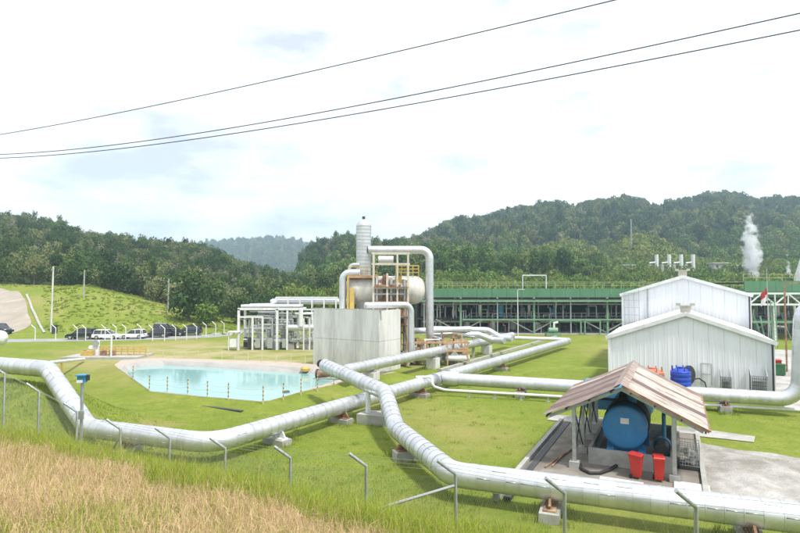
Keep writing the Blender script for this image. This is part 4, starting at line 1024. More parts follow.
# ================================================================= GREEN PLANT BUILDING
GY = 100.0
M_PALEY = mat('pale_yellow_rail', (.42, .44, .22), (.34, .37, .19), 1.5, .7)
def gx_(px): return (px - 400) / F * GY
def gz(py): return AT(0, py, GY).z
gb = thing('plant_building', 'long open green steel plant building full of dark machinery', 'building', (gx_(560), GY, 0)); GO = gb.location.copy()
XL, XR = gx_(418), gx_(860); zt_, zb_ = gz(288.5), gz(297.5); YK = GY + 22
M_INNER = mat('sooty_interior', (0.030, 0.031, 0.03), (0.018, 0.018, 0.018), .4, .9)  # near-black colour on walls and roof adds shade to the interior
n = 30
for i in range(n):
    a, b = lerp(XL, XR, i / n), lerp(XL, XR, (i + 1) / n); MB().box(((a + b) / 2, GY + .1, (zt_ + zb_) / 2), (b - a - .04, .2, zt_ - zb_)).build('fascia_panel', M_GREENP, gb, world=True)
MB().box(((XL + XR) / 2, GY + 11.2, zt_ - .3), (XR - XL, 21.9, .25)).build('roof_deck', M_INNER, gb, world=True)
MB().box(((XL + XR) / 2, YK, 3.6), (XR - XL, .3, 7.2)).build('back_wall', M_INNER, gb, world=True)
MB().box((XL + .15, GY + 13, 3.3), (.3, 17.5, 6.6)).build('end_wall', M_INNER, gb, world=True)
MB().box(((XL + XR) / 2, GY + 11, .04), (XR - XL, 24, .12)).build('floor_slab', M_CONC, gb, world=True)
MB().beam((XL, GY - .9, gz(301)), (XR, GY - .9, gz(301)), .25, .3).build('canopy_beam', M_GREENL, gb, world=True)
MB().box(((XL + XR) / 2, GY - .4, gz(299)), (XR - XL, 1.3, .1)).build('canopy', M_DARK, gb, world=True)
z2 = gz(319.5)
MB().beam((gx_(462), GY - .3, z2), (XR, GY - .3, z2), .2, .28).build('mezzanine_beam', M_GREENL, gb, world=True)
MB().box(((XL + XR) / 2, GY + 6, z2), (XR - XL, 9, .15)).build('mezzanine_deck', M_DARK, gb, world=True)
px = 424.0; k = 0
while px < 850:
    MB().box((gx_(px), GY - .1, zb_ / 2), (.34, .34, zb_) if k % 2 else (.2, .2, zb_)).build('column', M_GREENL if k % 2 else M_GALV, gb, world=True)
    MB().box((gx_(px), GY + 10, zb_ / 2), (.4, .4, zb_)).build('column', M_GALV, gb, world=True)
    if k % 2 == 0:
        MB().beam((gx_(px + 36.5), GY + .9, .3), (gx_(px + 12), GY + .9, z2), .2).build('brace', M_GALV, gb, world=True)
        MB().beam((gx_(px + 36.5), GY + .9, .3), (gx_(px + 60), GY + .9, z2), .2).build('brace', M_GALV, gb, world=True)
    px += 36.5; k += 1
# roof railing
for i in range(46):
    x = lerp(XL, XR, i / 45); MB().beam((x, GY + .3, zt_), (x, GY + .3, zt_ + 1.25), .07).build('rail_post', M_GREENL, gb, world=True)
for h in (.6, 1.2): MB().beam((XL, GY + .3, zt_ + h), (XR, GY + .3, zt_ + h), .06).build('guard_rail', M_PALEY, gb, world=True)
mb = MB()
for i in range(40):
    x = lerp(XL, XR, i / 39); mb.beam((x, GY + 21, zt_), (x, GY + 21, zt_ + 1.2), .07)
mb.beam((XL, GY + 21, zt_ + 1.2), (XR, GY + 21, zt_ + 1.2), .07); mb.build('rear_railing', M_PALEY, gb, world=True)
mb = MB(); a, b = gx_(530), gx_(555)
mb.beam((a, GY + 6, zt_), (a, GY + 6, zt_ + 2.6), .15).beam((b, GY + 6, zt_), (b, GY + 6, zt_ + 2.6), .15).beam((a, GY + 6, zt_ + 2.6), (b, GY + 6, zt_ + 2.6), .2); mb.build('roof_frame', M_WHITEP, gb, world=True)
# mezzanine railing
mb = MB()
for i in range(34):
    x = lerp(gx_(470), XR, i / 33); mb.beam((x, GY + 1.4, z2), (x, GY + 1.4, z2 + 1.1), .05)
for h in (.55, 1.1): mb.beam((gx_(470), GY + 1.4, z2 + h), (XR, GY + 1.4, z2 + h), .05)
mb.build('mezzanine_railing', M_GALV, gb, world=True)
# entrance portal frames near x 575..600
for a, b in ((548, 578), (582, 597)):
    mb = MB(); mb.beam((gx_(a), GY - 1.2, 0), (gx_(a), GY - 1.2, 2.6), .22).beam((gx_(b), GY - 1.2, 0), (gx_(b), GY - 1.2, 2.6), .22).beam((gx_(a), GY - 1.2, 2.6), (gx_(b), GY - 1.2, 2.6), .22); mb.build('portal_frame', M_GREENL, gb, world=True)
# machinery: its own things inside the building
rm = random.Random(17)
VNAMES = []
VN = [0, 0]
for i in range(30):
    px = 440 + i * 12.4 + rm.uniform(-3, 3)
    if 560 < px < 612 or px > 815: continue
    y = GY + rm.uniform(2.2, 5.0); x = (px - 400) / F * y; h = rm.uniform(1.4, 2.6); r_ = rm.uniform(.35, .75); up = i % 2
    m = M_CYAN if i in (5, 9, 20) else [M_GALV, M_WHITEP, M_CONC, M_CLAD][i % 4]
    VN[m is M_CYAN] += 1
    t = thing('process_vessel', '%s upright vessel inside the green plant building, %s from the left' % (('blue', nth(VN[1])) if m is M_CYAN else ('pale', nth(VN[0]))), 'vessel', (x, y, (z2 + .08) if up else .1), 0, 'vessels inside the green plant building')
    MB().lathe([(.001, h + r_ * .5), (r_ * .6, h + r_ * .4), (r_, h), (r_, .5), (r_ * .6, .2), (.001, .15)], 18).build('shell', m, t, True)
    for a in range(3): MB().beam((math.cos(a * 2.1) * r_ * .8, math.sin(a * 2.1) * r_ * .8, 0), (math.cos(a * 2.1) * r_ * .8, math.sin(a * 2.1) * r_ * .8, .7), .1).build('leg', M_DARK, t)
    MB().tube([(0, 0, h + r_ * .4), (0, 0, h + 1.0), (rm.uniform(-1, 1), .3, h + 1.3)], .1, 8).build('outlet', M_GALV, t, True)
for i in range(150):
    px = 432 + i * 2.5 + rm.uniform(-2, 2)
    if 566 < px < 604 and i % 3: continue
    y = GY + rm.uniform(1.6, 7.0); x = (px - 400) / F * y; m = [M_GALV, M_WHITEP, M_CLAD, M_GREENL, M_GALV, M_RUST][i % 6]; r_ = rm.uniform(.07, .17)
    zz = rm.uniform(.5, 2.5) if i % 2 else rm.uniform(z2 + .6, zb_ - .6); x2 = x + rm.uniform(-2.2, 2.2)
    MB().tube([(x, y, .1 if i % 2 else z2 + .08), (x, y, zz), (x2, y, zz), (x2, y + .4, (z2 + zb_) / 2 if i % 2 == 0 else zz + .7)], r_, 8).build('process_pipe', m, gb, True, True)
for j, z in enumerate((zb_ - .5, zb_ - 1.3, z2 - .6)):
    MB().tube([(XL + 1, GY + 2.5 + j, z), (XR - 1, GY + 2.5 + j, z)], .16 + .05 * j, 10).build('header_pipe', [M_CLAD, M_GALV, M_WHITEP][j], gb, True, True)
# right-hand taller green structure
G2 = 88.0
def g2x(px): return (px - 400) / F * G2
g2 = thing('plant_building', 'taller green-topped plant bay with a white truss behind the flag', 'building', (g2x(790), G2, 0)); a, b = g2x(744), g2x(900)
zT, zB = AT(0, 281, G2).z, AT(0, 291.5, G2).z
for i in range(10):
    p, q = lerp(a, b, i / 10), lerp(a, b, (i + 1) / 10); MB().box(((p + q) / 2, G2, (zT + zB) / 2), (q - p - .04, .2, zT - zB)).build('fascia_panel', M_GREENP, g2, world=True)
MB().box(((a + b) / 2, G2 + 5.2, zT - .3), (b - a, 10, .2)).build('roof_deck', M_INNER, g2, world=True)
zw0, zw1 = AT(0, 293.5, G2 - 1).z, AT(0, 304.5, G2 - 1).z
for z in (zw0, zw1): MB().beam((a, G2 - 1, z), (b, G2 - 1, z), .22, .3).build('truss_chord', M_WHITEP, g2, world=True)
nt_ = 12
for i in range(nt_):
    p, q = lerp(a, b, i / nt_), lerp(a, b, (i + 1) / nt_); s = i % 2
    MB().beam((p, G2 - 1, zw0 if s else zw1), (q, G2 - 1, zw1 if s else zw0), .18).build('truss_brace', M_WHITEP, g2, world=True)
    MB().beam((p, G2 - 1, zw0), (p, G2 - 1, zw1), .16).build('truss_post', M_WHITEP, g2, world=True)
for i in range(7): 
    MB().box((lerp(a, b, i / 6), G2 - .8, zw1 / 2), (.35, .35, zw1)).build('column', M_WHITEP if i % 2 else M_GREENL, g2, world=True)
MB().beam((a, G2 - .7, 3.0), (b, G2 - .7, 3.0), .2, .35).build('mezzanine_beam', M_GREENL, g2, world=True)
for i in range(36):
    x = lerp(a, b, rm.random()); MB().tube([(x, G2 + rm.uniform(.3, 3), .1), (x, G2 + rm.uniform(.3, 3), rm.uniform(3, 6))], rm.uniform(.08, .2), 8).build('process_pipe', [M_GALV, M_DARK, M_WHITEP, M_GREENL][i % 4], g2, True, True)
mb = MB()
for i in range(13):
    x = lerp(a, b, i / 12); mb.beam((x, G2 + .2, zT), (x, G2 + .2, zT + 1.1), .07)
mb.beam((a, G2 + .2, zT + 1.1), (b, G2 + .2, zT + 1.1), .06).beam((a, G2 + .2, zT + .55), (b, G2 + .2, zT + .55), .06); mb.build('roof_railing', M_PALEY, g2, world=True)
# flag on a pole
p = G(769, 352); fl = thing('flag_pole', 'thin pole flying a small red and white flag by the white truss', 'flag pole', (p.x, p.y, 0))
zf = AT(0, 268, p.y).z
MB().tube([(0, 0, 0), (0, 0, zf)], [.07, .04], 10).build('pole', M_GALV, fl, True)
fm = []
for q, (m, nm) in enumerate(((M_RED, 'red_band'), (mat('white_cloth', (.8, .8, .8), (.75, .75, .75), 2, .8), 'white_band'))):
    mb = MB(); vs = []; k = 8; zt0 = AT(0, 287.5, p.y).z - q * .85
    for i in range(k + 1):
        x = -.95 * i / k; yy = .16 * math.sin(i * 1.3); dr_ = -i * .13
        vs += [(x, yy, zt0 + dr_), (x, yy, zt0 - .85 + dr_), (x, yy + .02, zt0 + dr_), (x, yy + .02, zt0 - .85 + dr_)]
    fs = []
    for i in range(k): b_ = i * 4; fs += [(b_, b_ + 1, b_ + 5, b_ + 4), (b_ + 2, b_ + 6, b_ + 7, b_ + 3)]
    mb.add(vs, fs).build(nm, m, fl, 'all')
# green lattice tower and rust post by the flag
p = G(775.5, 348); lt = thing('lattice_ladder', 'narrow pale green lattice ladder beside the flag pole', 'ladder', (p.x, p.y, 0)); zl = AT(0, 300, p.y).z
for x in (-.35, .35): MB().beam((x, 0, 0), (x * .8 - .25, 0, zl), .1).build('rail', M_GREENL, lt)
mb = MB()
for z in np.arange(.4, zl, .5): mb.beam((-.35, 0, z), (.35, 0, z), .06)
mb.build('rungs', M_GREENL, lt)
p = G(787, 372); rp = thing('rusty_gantry', 'tall rusty post with an arm behind the riser pipe', 'post', (p.x, p.y, 0)); zz = AT(0, 283, p.y).z
MB().beam((0, 0, 0), (0, 0, zz), .12).build('post', M_RUST, rp); MB().beam((0, 0, zz - .1), (2.6, 0, zz + .1), .1).build('arm', M_RUST, rp)
# light pole on the lawn end
p = G(518, 337); lp = thing('lamp_post', 'tall white lamp post in front of the green building', 'lamp post', (p.x, p.y, 0)); zz = AT(0, 290, p.y).z
MB().tube([(0, 0, 0), (0, 0, zz)], [.09, .06], 10).build('pole', M_WHITEP, lp, True); MB().tube([(0, 0, zz), (.3, -.1, zz + .12), (.75, -.25, zz + .12)], .04, 8).build('arm', M_WHITEP, lp, True); MB().box((.9, -.3, zz + .1), (.5, .22, .1), -.3).build('lamp_head', M_WHITEP, lp)
# small pump green/white in front of the building
p = G(553, 336); ps = thing('green_pump', 'small white and green pump before the green building', 'pump', (p.x, p.y, 0))
MB().box((0, 0, .3), (2.6, 1.0, .5)).build('skid', M_GREENL, ps); MB().tube([(-.8, 0, 1.0), (.8, 0, 1.0)], .5, 16).build('casing', M_GREENL, ps, True); MB().tube([(.2, 0, 1.2), (.2, 0, 2.3), (.9, 0, 2.4)], .22, 12).build('outlet', M_WHITEP, ps, True)
# ================================================================= POOL
WZ = 0.30
near = [(128, 373.5), (136, 380), (152, 391.5), (205, 397), (258, 401.5), (268, 401), (300, 392), (345, 380)]
far = [(352, 377), (318, 374.5), (260, 370.5), (205, 367), (165, 365.2), (142, 366.5), (130, 370)]
ring = [G(x, y, WZ) for x, y in near + far]
cen = sum(ring, Vector()) / len(ring)
def offs(p, k): v = p - cen; v.z = 0; return p + v.normalized() * k
M_WATER = bpy.data.materials.new('pool_water'); M_WATER.use_nodes = True
_b = M_WATER.node_tree.nodes['Principled BSDF']; _b.inputs['Base Color'].default_value = (0.22, 0.40, 0.395, 1); _b.inputs['Roughness'].default_value = 0.07
_b.inputs['IOR'].default_value = 1.45; _b.inputs['Specular IOR Level'].default_value = 0.5
_t = M_WATER.node_tree; _g = _t.nodes.new('ShaderNodeNewGeometry'); _nz = _n(_t, 'ShaderNodeTexNoise', Scale=1.6, Detail=3); _t.links.new(_g.outputs['Position'], _nz.inputs['Vector'])
_bp = _n(_t, 'ShaderNodeBump', Strength=0.03, Distance=0.05); _t.links.new(_nz.outputs['Fac'], _bp.inputs['Height']); _t.links.new(_bp.outputs[0], _b.inputs['Normal'])
kind(MB().add([(p.x, p.y, WZ) for p in ring], [tuple(range(len(ring)))]).build('pool_water', M_WATER), 'structure', 'pale turquoise water of the pool')
M_LINER = mat('pool_lining', (0.38, 0.365, 0.345), (0.31, 0.30, 0.28), .8, .85, c3=(.30, .29, .27), s3=.5, lo3=.5, hi3=.8)
M_APRON = mat('pinkish_concrete', (0.42, 0.36, 0.31), (0.36, 0.305, 0.26), .8, .9, c3=(.40, .34, .28), s3=.4, lo3=.5, hi3=.8)
nn = len(near); N_ = len(ring)
mb = MB(); vs = []
for i, p in enumerate(ring):
    fr_ = i >= nn - 1 or i == 0; lift = .42 if fr_ else .07; wd = .8 if fr_ else .1
    q = offs(p, wd); q2 = offs(p, wd + (.25 if fr_ else .06))
    vs += [(p.x, p.y, WZ - .1), (q.x, q.y, WZ + lift), (q2.x, q2.y, WZ + lift)]
for i in range(N_):
    a, b = i * 3, ((i + 1) % N_) * 3
    mb.add([vs[a], vs[b], vs[b + 1], vs[a + 1]], [(0, 1, 2, 3)]); mb.add([vs[a + 1], vs[b + 1], vs[b + 2], vs[a + 2]], [(0, 1, 2, 3)])
kind(mb.build('pool_edge', M_LINER), 'structure')
mb = MB(); mb2 = MB()
def bank(i):
    p = Vector(vs[i * 3 + 2]); wd = 3.0 if nn <= i < N_ - 1 else (1.3 if i in (nn - 1, N_ - 1) else .02)
    p2 = offs(p, wd); p2.z -= .04; p3 = offs(p2, 3.2); p3.z = min(p2.z - .02, tz(p3.x, p3.y) - .05)
    if tz(p3.x, p3.y) > .25: p3.z = tz(p3.x, p3.y) - .05
    return p, p2, p3
for i in range(N_):
    a, b = bank(i), bank((i + 1) % N_)
    mb.add([a[0], b[0], b[1], a[1]], [(0, 1, 2, 3)]); mb2.add([a[1], b[1], b[2], a[2]], [(0, 1, 2, 3)])
kind(mb.build('pool_apron', M_APRON), 'structure'); kind(mb2.build('pool_bank', M_GROUND, None, 'all'), 'structure')
# posts with ropes round the pool
M_PBAND = mat('post_dark_band', (.22, .19, .13), (.17, .145, .10), 3, .7); M_PYEL = mat('post_pale_yellow', (.58, .53, .32), (.50, .45, .27), 2, .7)
def pool_post(p, h, label, grp, banded):
    t = thing('pool_post', label, 'post', p, 0, grp)
    MB().tube([(0, 0, -.1), (0, 0, h)], .042, 8).build('shaft', M_PYEL, t, True)
    if banded:
        for k in range(4): MB().tube([(0, 0, .18 + k * .28), (0, 0, .30 + k * .28)], .047, 8).build('band', M_PBAND, t, True)
    return p
pf_px = [(137, 379), (153.5, 389.5), (170.5, 391), (189.5, 393.5), (208, 396), (228, 398.5), (261.5, 402), (281, 398.5), (298, 393.5), (314, 390), (330, 386)]
ends = []
ORD = ('first second third fourth fifth sixth seventh eighth ninth tenth eleventh twelfth thirteenth').split()
for k, (x, y) in enumerate(pf_px):
    p = G(x, y, .35); p = offs(p, .35); ends.append(pool_post(p, 1.22, 'dark-banded rope post on the near pool edge, %s from the left' % ORD[k], 'rope posts on the near pool edge', True))
rp = thing('pool_rope', 'sagging pale ropes strung between the near pool posts', 'rope', ends[0])
for a, b in zip(ends, ends[1:]):
    for h in (.55, .95):
        MB().tube([a.lerp(b, k / 6) + Vector((0, 0, h - .12 * math.sin(math.pi * k / 6))) for k in range(7)], .011, 5).build('rope_span', M_PYEL, rp, True, True)
bk = []
for k, (x, y) in enumerate(((148, 360), (163, 359.5), (174, 359.8), (185.5, 360.2), (197.5, 360.6), (209.5, 361.2), (222, 362), (235, 362.8), (248, 363.4), (262, 364.2), (276, 365), (291, 366), (305, 367))):
    p = G(x, y, .4); bk.append(pool_post(p, 1.15, 'plain pale yellow post on the far pool bank, %s from the left' % ORD[k], 'posts on the far pool bank', False))
rp = thing('pool_rope', 'thin ropes strung between the far pool posts', 'rope', bk[0])
for a, b in zip(bk, bk[1:]):
    for h in (.6, 1.0): MB().tube([a.lerp(b, k / 4) + Vector((0, 0, h - .05 * math.sin(math.pi * k / 4))) for k in range(5)], .008, 5).build('rope_span', M_PYEL, rp, True, True)
# dark cap on the pool's right corner, outfall
p = G(327, 378, .4); of = thing('outfall_pipe', 'short brown outfall pipe lying at the right corner of the pool', 'pipe', p)
MB().tube([(-.9, .2, .35), (1.4, -.3, .55)], .38, 18).build('pipe_run', M_RUST, of, True); MB().tube([(-.95, .21, .35), (-.8, .18, .35)], .44, 18).build('flange', M_DARK, of, True)
p = G(305, 371, .5); tag(MB().lathe([(.001, .45), (.3, .42), (.45, .25), (.4, 0)], 12, p).build('yellow_buoy', M_YEL, None, True), 'small yellow float lying on the far pool bank', 'float')
# drain grating in the grass below the pool
a, b = G(200, 406.5), G(242, 412); tag(MB().beam((a.x, a.y, .06), (b.x, b.y, .06), .28, .1).build('drain_cover', M_DARK), 'dark drain strip set in the grass below the pool', 'drain')
a = G(286, 396); tag(MB().box((a.x, a.y, .2), (.5, .4, .4), .4).build('dark_box', M_DARK), 'small dark box in the grass under the pool ropes', 'box')
# yellow equipment left of the pool
p = G(97, 357); ye = thing('wellhead', 'white wellhead valve on a concrete pad left of the pool', 'wellhead', (p.x, p.y, 0))
MB().box((1.5, 0, .1), (9, 4.5, .3)).build('pad', M_CONC, ye); MB().tube([(0, 0, .2), (0, 0, 2.0)], .28, 14).build('stem', M_WHITEP, ye, True); MB().tube([(0, 0, 1.1), (-.9, 0, 1.1)], .3, 14).build('wing_valve', M_WHITEP, ye, True); MB().tube([(0, -.3, 1.7), (0, -.42, 1.7)], .4, 16).build('hand_wheel', M_GALV, ye, True)
for x in (1.0, 2.1, -1.3): MB().box((x, -.4, .55), (.55, .5, .6)).build('junction_box', M_RUST, ye)
yrl = thing('yellow_barrier', 'yellow safety barrier beside the white wellhead', 'barrier', (G(118, 357).x, G(118, 357).y, 0))
for k in range(9): MB().beam((-2.6 + k * .75, 0, .1), (-2.6 + k * .75, 0, 1.25), .09).build('barrier_post', M_YEL, yrl)
for h in (.35, .65, .95, 1.25): MB().beam((-2.6, 0, h), (3.4, 0, h), .10, .14).build('barrier_rail', M_YEL, yrl)
MB().box((-3.4, -.5, .5), (1.3, .9, .7)).build('barrier_box', M_YEL, yrl)
p = G(111, 359); wp = thing('white_pole', 'tall slim white pole beside the yellow barrier', 'pole', (p.x, p.y, 0)); MB().tube([(0, 0, 0), (0, 0, 2.9)], .1, 10).build('shaft', M_WHITEP, wp, True); MB().box((0, 0, .1), (.4, .4, .25)).build('base', M_CONC, wp)
pipe('return_pipe', 'thin white pipe running from the left bank to the wellhead', [AT(50, 362.5, 46), AT(84, 359, 62)], .3, bands=False, m=M_WHITEP)
p = AT(62, 363, 50); tag(MB().beam((p.x, p.y, tz(p.x, p.y)), (p.x, p.y, p.z), .15).build('pipe_post', M_YEL), 'short yellow post under the thin white pipe', 'post')

p = AT(-9, 338, 60); wt = thing('white_tank', 'rounded end of a white tank poking in at the left edge', 'tank', (p.x, p.y, tz(p.x, p.y))); h = p.z - tz(p.x, p.y)
MB().tube([(-5, 0, h), (1.0, 0, h)], .85, 24).build('shell', M_WHITEP, wt, True); MB().lathe([(.85, 0), (.75, .35), (.45, .6), (.001, .7)], 24, (1.0, 0, h), 'x').build('dished_end', M_WHITEP, wt, True)
for x in (-4, 0): MB().box((x, 0, h / 2 - .3), (.4, 1.2, h - .2)).build('saddle', M_CONC, wt)
# ================================================================= ROADS, CARS
M_ROAD = mat('pale_road', (0.34, 0.295, 0.24), (0.28, 0.24, 0.195), .3, .95, bump=.2, c3=(.42, .38, .33), s3=.25, lo3=.5, hi3=.75)
M_ASPH = mat('grey_road', (0.30, 0.30, 0.29), (0.24, 0.24, 0.23), .4, .95, c3=(.36, .35, .33), s3=.3)
def strip(name, cl, wd, m, lift=.05, n=24):
    mb = MB(); pts = []
    cl = [Vector((*c, 0)) for c in cl]
    for i in range(len(cl) - 1):
        for k in range(n): pts.append(cl[i].lerp(cl[i + 1], k / n))
    pts.append(cl[-1]); vs = []
    for _ in range(int(n * .8)): pts = [pts[0]] + [(pts[i - 1] + pts[i] * 2 + pts[i + 1]) / 4 for i in range(1, len(pts) - 1)] + [pts[-1]]
    W_ = wd if callable(wd) else (lambda t: wd)
    for i, p in enumerate(pts):
        a = pts[max(0, i - 1)]; b = pts[min(len(pts) - 1, i + 1)]; d_ = (b - a).normalized(); nrm = Vector((-d_.y, d_.x, 0)); hw = W_(i / (len(pts) - 1)) / 2
        for k in (-1, -.5, 0, .5, 1):
            q = p + nrm * hw * k; vs.append((q.x, q.y, tz(q.x, q.y) + lift + (.03 if abs(k) < 1 else -.03)))
    fs = [(i * 5 + j, i * 5 + j + 1, i * 5 + j + 6, i * 5 + j + 5) for i in range(len(pts) - 1) for j in range(4)]
    return kind(mb.add(vs, fs).build(name, m, None, 'all'), 'structure')
def gp(px, D): return ((px - 400) / F * D, D)
strip('access_road', [gp(-160, 84), gp(-20, 92), gp(6, 99), gp(10, 109), gp(-4, 122), gp(-60, 136), gp(-140, 142)], lambda t: 7.2 + .9 * math.sin(t * 23), M_ROAD, .09)
strip('plant_road', [gp(-60, 86), gp(35, 87.5), gp(130, 90), gp(200, 94), gp(240, 102), gp(300, 128), gp(330, 170)], lambda t: 5.5, M_ASPH, .05)
strip('concrete_drain', [gp(27, 121), gp(32, 112), gp(39, 103), gp(46, 96)], .4, M_CONC, .2, 10)
GLASS = mat('car_glass', (.02, .024, .028), (.03, .034, .038), 1, .08, spec=.8)
TYRE = M_BLACK
M_HEAD = mat('lamp_glass', (.7, .72, .74), (.6, .62, .64), 3, .15)
def car(label, px, py, L, H, paint, rz, grp='cars parked along the road', D=None, suv=True):
    p = G(px, py) if D is None else Vector((*gp(px, D), 0)); p.z = tz(p.x, p.y) + .09
    t = thing('parked_car', label, 'car', p, rz, grp); W_ = 1.76; hb = H * .56
    prof = [(-.5, .28), (-.5, .62 * H / 1.5), (-.47, hb * .98), (-.2, hb), (.24, hb), (.42, hb * .86), (.49, hb * .70), (.5, .28)]
    if suv: prof[2] = (-.49, hb); 
    mb = MB(); n = len(prof)
    vs = [(x * L, s * W_ / 2 * (1 if z < hb * .9 else .96), z) for s in (-1, 1) for x, z in prof]
    mb.add(vs, [tuple(range(n)), tuple(range(2 * n - 1, n - 1, -1))] + [(i, n + i, n + (i + 1) % n, (i + 1) % n) for i in range(n)])
    b = mb.build('body', paint, t)
    b.modifiers.new('bevel', 'BEVEL').width = .06; b.modifiers['bevel'].segments = 2
    cab = [(-.475 if suv else -.44, hb - .01), (-.40 if suv else -.31, H - .06), (.03, H - .06), (.26, hb - .01)]
    vs = [(x * L, s * (W_ / 2 - (.06 if z < H - .2 else .16)), z) for s in (-1, 1) for x, z in cab]
    MB().add(vs, [(0, 1, 2, 3), (7, 6, 5, 4), (0, 4, 5, 1), (1, 5, 6, 2), (2, 6, 7, 3)]).build('window_glass', GLASS, t)
    rf = [(-.41 if suv else -.325, H - .065), (-.38 if suv else -.29, H), (.0, H), (.045, H - .075)]
    vs = [(x * L, s * (W_ / 2 - .15), z) for s in (-1, 1) for x, z in rf]
    MB().add(vs, [(0, 1, 2, 3), (7, 6, 5, 4), (0, 4, 5, 1), (1, 5, 6, 2), (2, 6, 7, 3), (3, 7, 4, 0)]).build('roof', paint, t)
    for s in (-1, 1):
        mb = MB()
        for xa, xb in ((.235, .05), (-.14, -.13), (-.44, -.41)):
            mb.beam((xa * L, s * (W_ / 2 - .055), hb), (xb * L, s * (W_ / 2 - .145), H - .05), .07, .05)
        mb.build('pillar', paint, t)
    for x in (-.31, .31):
        for s in (-1, 1):
            w_ = MB().tube([(x * L, s * (W_ / 2 - .2), .33), (x * L, s * (W_ / 2 + .01), .33)], .33, 20).build('wheel', TYRE, t, True)
            MB().tube([(x * L, s * (W_ / 2), .33), (x * L, s * (W_ / 2 + .025), .33)], .2, 14).build('rim', M_GALV, w_, True)
    for s in (-.65, .65):
        MB().box((.488 * L, s, hb * .78), (.08, .34, .14)).build('headlight', M_HEAD, t); MB().box((-.497 * L, s * 1.1, hb * .85), (.06, .22, .2)).build('tail_light', M_RED, t)
    return t
C_WH = mat('white_car_paint', (.78, .79, .80), (.74, .75, .76), 2, .25); C_BK = mat('black_car_paint', (.018, .022, .03), (.014, .017, .024), 2, .2); C_BL = mat('dark_blue_car_paint', (.022, .032, .05), (.018, .026, .042), 2, .2); C_SV = mat('silver_car_paint', (.33, .35, .37), (.29, .31, .33), 2, .3, .3)
car('black off-roader parked first in the row, left of two white cars', 81.5, 339.5, 4.5, 1.78, C_BK, R(180 + 4))
car('white hatchback parked between the black off-roader and the other white car', 107, 339.5, 4.2, 1.55, C_WH, R(4))
car('white hatchback parked between the other white car and the dark cars', 133.5, 339, 3.9, 1.52, C_WH, R(185))
car('dark blue hatchback parked right of the two white cars', 157, 337.8, 4.0, 1.48, C_BL, R(186))
car('dark saloon parked fifth in the row behind the angled fence posts', 173.5, 336.5, 4.2, 1.6, C_BK, R(8))
car('dark off-roader parked last in the row before the road bend', 189, 335.8, 4.4, 1.75, C_BL, R(190))
car('silver van half hidden behind the dark parked cars', 166, 332.5, 4.2, 2.0, C_SV, R(5), D=95.5)
car('dark off-roader driving on the pale access road at the left edge', 2, 0, 4.5, 1.75, C_BK, R(-20), grp=None, D=95.5)
# ---- perimeter fence along the road (far) : posts with cranked tops
def cranked(h, arm, r=.05, dirx=-1.0):
    me = MB().tube([(0, 0, -.4), (0, 0, h), (dirx * arm * .75, -.05, h + arm * .66)], r, 8)
    return me
far_post = cranked(2.0, .85, .07).mesh('fence_post', M_WHITEP, True)
FP = [(35, 341, 0), (55.5, 340.5, 0), (77, 342.5, 0), (85.5, 341, 0), (105, 340.5, 0), (116, 340, 0), (125.5, 340, 0), (140.5, 339.5, 0), (152.5, 341, 0), (164.5, 341, 0), (175.5, 340.5, 0), (186.5, 340, 0), (196.5, 339, 0), (206, 337, 0), (215.5, 336, 0), (224, 335, 0)]
ff = thing('road_fence', 'white cranked-post fence between the parked cars and the lawn', 'fence', G(35, 341)); fo = ff.location
fpts = []
for i, (x, y, _) in enumerate(FP):
    p = G(x, y) if x != 77 else G(77, 341); fpts.append(p)
    link('fence_post', far_post, ff, p - fo)
for h in (.1, .7, 1.3, 1.95):
    mb = MB()
    for a, b in zip(fpts, fpts[1:]): mb.beam(a + Vector((0, 0, h)), b + Vector((0, 0, h)), .012)
    mb.build('fence_wire', M_GALV, ff, world=True)
# ---- near fence with cranked posts on the slope
nf = thing('slope_fence', 'galvanised cranked-post chain-link fence on the slope in the foreground', 'fence', (-15.7, 21.6, 2)); fo = nf.location
D0 = 21.6; NP = []
tops = [374, 392, 412, 429, 438, 448.5, 458, 466, 474, 493, 507, 525]
post_me = {}
for i in range(-2, 12):
    Di = D0 * (1 - .0524 * i); xi = (8 + 32.05 * i) / (1 - .0524 * i); x = (xi - 400) / F * Di
    ty = tops[i] if 0 <= i < len(tops) else (374 + i * 18 if i < 0 else 540)
    zt2 = AT(xi, ty, Di).z; g = tz(x, Di); NP.append((Vector((x, Di, g)), zt2))
    h = max(1.2, zt2 - g)
    lean = rnd.uniform(-.02, .02)
    MB().tube([(x, Di, g - .3), (x + lean, Di, zt2), (x + lean - .42, Di - .1, zt2 + .34)], .042, 10).build('fence_post', M_GALV, nf, True, True)
for idx, (dx, dy) in ((10, (-1.9, -.1)), (5, (-.9, .35)), (7, (.0, .0))):
    p, zt2 = NP[idx]
    if dx: MB().tube([(p.x, p.y, zt2 - .25), (p.x + dx, p.y + dy, tz(p.x + dx, p.y + dy) + (.5 if idx == 10 else 0))], .035, 8).build('stay_brace', M_GALV, nf, True, True)
